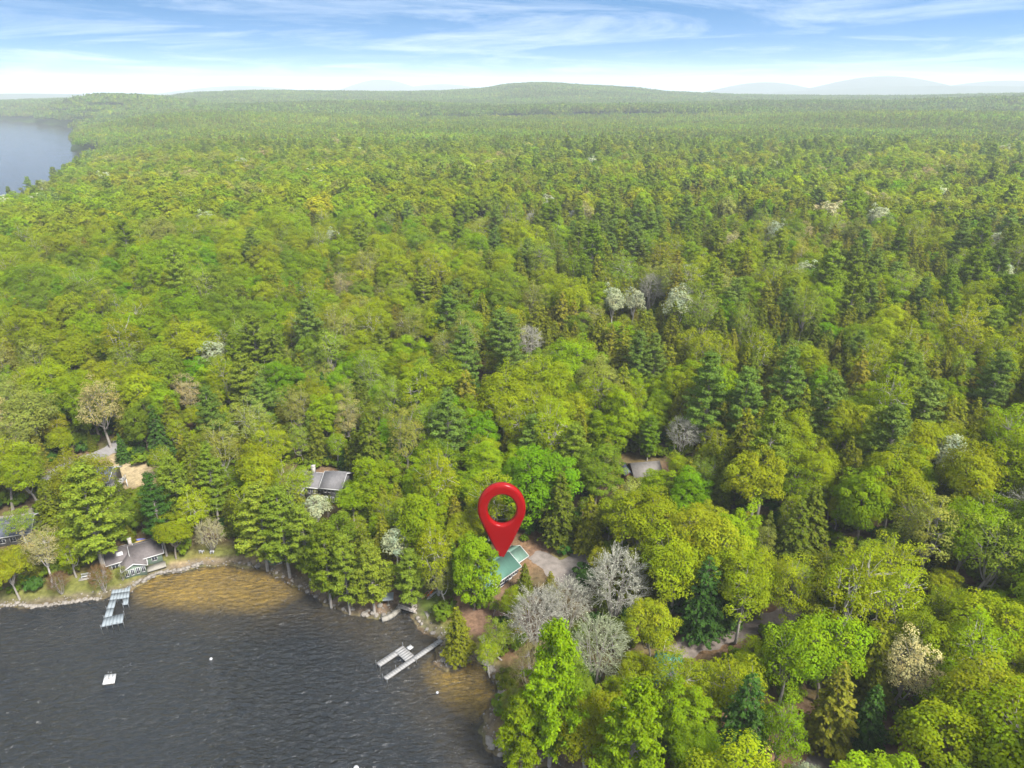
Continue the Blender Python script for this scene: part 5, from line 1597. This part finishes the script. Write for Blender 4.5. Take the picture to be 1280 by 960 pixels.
# thin cirrus
dv = N(nt, 'ShaderNodeMath', operation='ADD'); dv.inputs[1].default_value = .035; L(sep.outputs['Z'], dv.inputs[0])
dx = N(nt, 'ShaderNodeMath', operation='DIVIDE'); L(sep.outputs['X'], dx.inputs[0]); L(dv.outputs[0], dx.inputs[1])
dy = N(nt, 'ShaderNodeMath', operation='DIVIDE'); L(sep.outputs['Y'], dy.inputs[0]); L(dv.outputs[0], dy.inputs[1])
cc = N(nt, 'ShaderNodeCombineXYZ'); L(dx.outputs[0], cc.inputs['X']); L(dy.outputs[0], cc.inputs['Y'])
mp = N(nt, 'ShaderNodeMapping'); mp.inputs['Scale'].default_value = (.30, .26, 1); mp.inputs['Location'].default_value = (2.3, .4, 0); mp.inputs['Rotation'].default_value = (0, 0, .25)
L(cc.outputs[0], mp.inputs['Vector'])
cn1 = N(nt, 'ShaderNodeTexNoise'); cn1.inputs['Scale'].default_value = 1.0; cn1.inputs['Detail'].default_value = 8; cn1.inputs['Roughness'].default_value = .70; cn1.inputs['Distortion'].default_value = 1.3
L(mp.outputs[0], cn1.inputs['Vector'])
cr = N(nt, 'ShaderNodeMapRange'); cr.inputs['From Min'].default_value = .46; cr.inputs['From Max'].default_value = .80; cr.inputs['To Min'].default_value = 0; cr.inputs['To Max'].default_value = .46
L(cn1.outputs['Fac'], cr.inputs['Value'])
mix = N(nt, 'ShaderNodeMix', data_type='RGBA'); mix.inputs['B'].default_value = (5.2, 5.4, 5.7, 1)
L(cr.outputs['Result'], mix.inputs['Factor']); hsv = N(nt, 'ShaderNodeHueSaturation'); hsv.inputs['Saturation'].default_value = 1.35; hsv.inputs['Value'].default_value = .78; hsv.inputs['Hue'].default_value = .488; L(sky.outputs[0], hsv.inputs['Color']); L(hsv.outputs[0], mix.inputs['A'])
# a thin bright veil of high cloud overhead, out of the picture's strip of blue
vn = N(nt, 'ShaderNodeTexNoise'); vn.inputs['Scale'].default_value = 2.2; vn.inputs['Detail'].default_value = 5; L(tc.outputs['Generated'], vn.inputs['Vector'])
vr = N(nt, 'ShaderNodeMapRange', interpolation_type='SMOOTHSTEP'); vr.inputs['From Min'].default_value = .095; vr.inputs['From Max'].default_value = .32; vr.inputs['To Max'].default_value = 1.0; L(sep.outputs['Z'], vr.inputs['Value'])
vm = N(nt, 'ShaderNodeMapRange'); vm.inputs['From Min'].default_value = .3; vm.inputs['From Max'].default_value = .7; vm.inputs['To Min'].default_value = .45; vm.inputs['To Max'].default_value = .95; L(vn.outputs['Fac'], vm.inputs['Value'])
vx = N(nt, 'ShaderNodeMath', operation='MULTIPLY'); L(vr.outputs['Result'], vx.inputs[0]); L(vm.outputs['Result'], vx.inputs[1])
mix2 = N(nt, 'ShaderNodeMix', data_type='RGBA'); mix2.inputs['B'].default_value = (VEIL * .96, VEIL, VEIL * 1.06, 1)
L(vx.outputs[0], mix2.inputs['Factor']); L(mix.outputs['Result'], mix2.inputs['A'])
bg = N(nt, 'ShaderNodeBackground'); bg.inputs['Strength'].default_value = .08
wo = N(nt, 'ShaderNodeOutputWorld')
L(mix2.outputs['Result'], bg.inputs['Color']); L(bg.outputs[0], wo.inputs['Surface'])

sun = bpy.data.lights.new('sun', 'SUN'); sun.energy = 2.7; sun.angle = math.radians(16); sun.color = (1.0, .96, .90)
so = bpy.data.objects.new('sun', sun); COL.objects.link(so)
dirv = Vector((math.sin(SUN_AZ) * math.cos(SUN_EL), math.cos(SUN_AZ) * math.cos(SUN_EL), math.sin(SUN_EL)))
so.rotation_euler = dirv.to_track_quat('Z', 'Y').to_euler()
so.location = (0, 0, 300)

HAZE_DENS = 1.18e-4
m, nt, out = new_mat('haze_air')
pv = N(nt, 'ShaderNodeVolumePrincipled')
pv.inputs['Color'].default_value = (.85, .925, 1.0, 1); pv.inputs['Density'].default_value = HAZE_DENS; pv.inputs['Anisotropy'].default_value = 0.0
pv.inputs['Density Attribute'].default_value = ''; pv.inputs['Temperature Attribute'].default_value = ''
nt.links.new(pv.outputs[0], out.inputs['Volume'])
mb = MB(); mb.box((0, 6500, 95), (30000, 17000, 350))
hz_o = mb.build('haze', m)
tag(hz_o, 'pale hazy air over lake and forest', 'haze', kind='stuff')

# ------------------------------------------------------------------ render settings
c = S.cycles
c.max_bounces = 5; c.diffuse_bounces = 2; c.glossy_bounces = 2; c.transmission_bounces = 2; c.transparent_max_bounces = 8; c.volume_bounces = 0
c.use_adaptive_sampling = True; c.adaptive_threshold = .02
c.caustics_reflective = False; c.caustics_refractive = False
c.use_denoising = True
try: c.denoiser = 'OPENIMAGEDENOISE'
except Exception: pass
S.view_settings.view_transform = 'Standard'
S.view_settings.look = 'None'
S.view_settings.exposure = 2.1
S.view_settings.gamma = 1.0
S.view_settings.use_curve_mapping = False
print('TREES near', len(NEAR), 'rest', len(REST), 'forest', len(forest), 'points', len(pts), 'under', len(up))
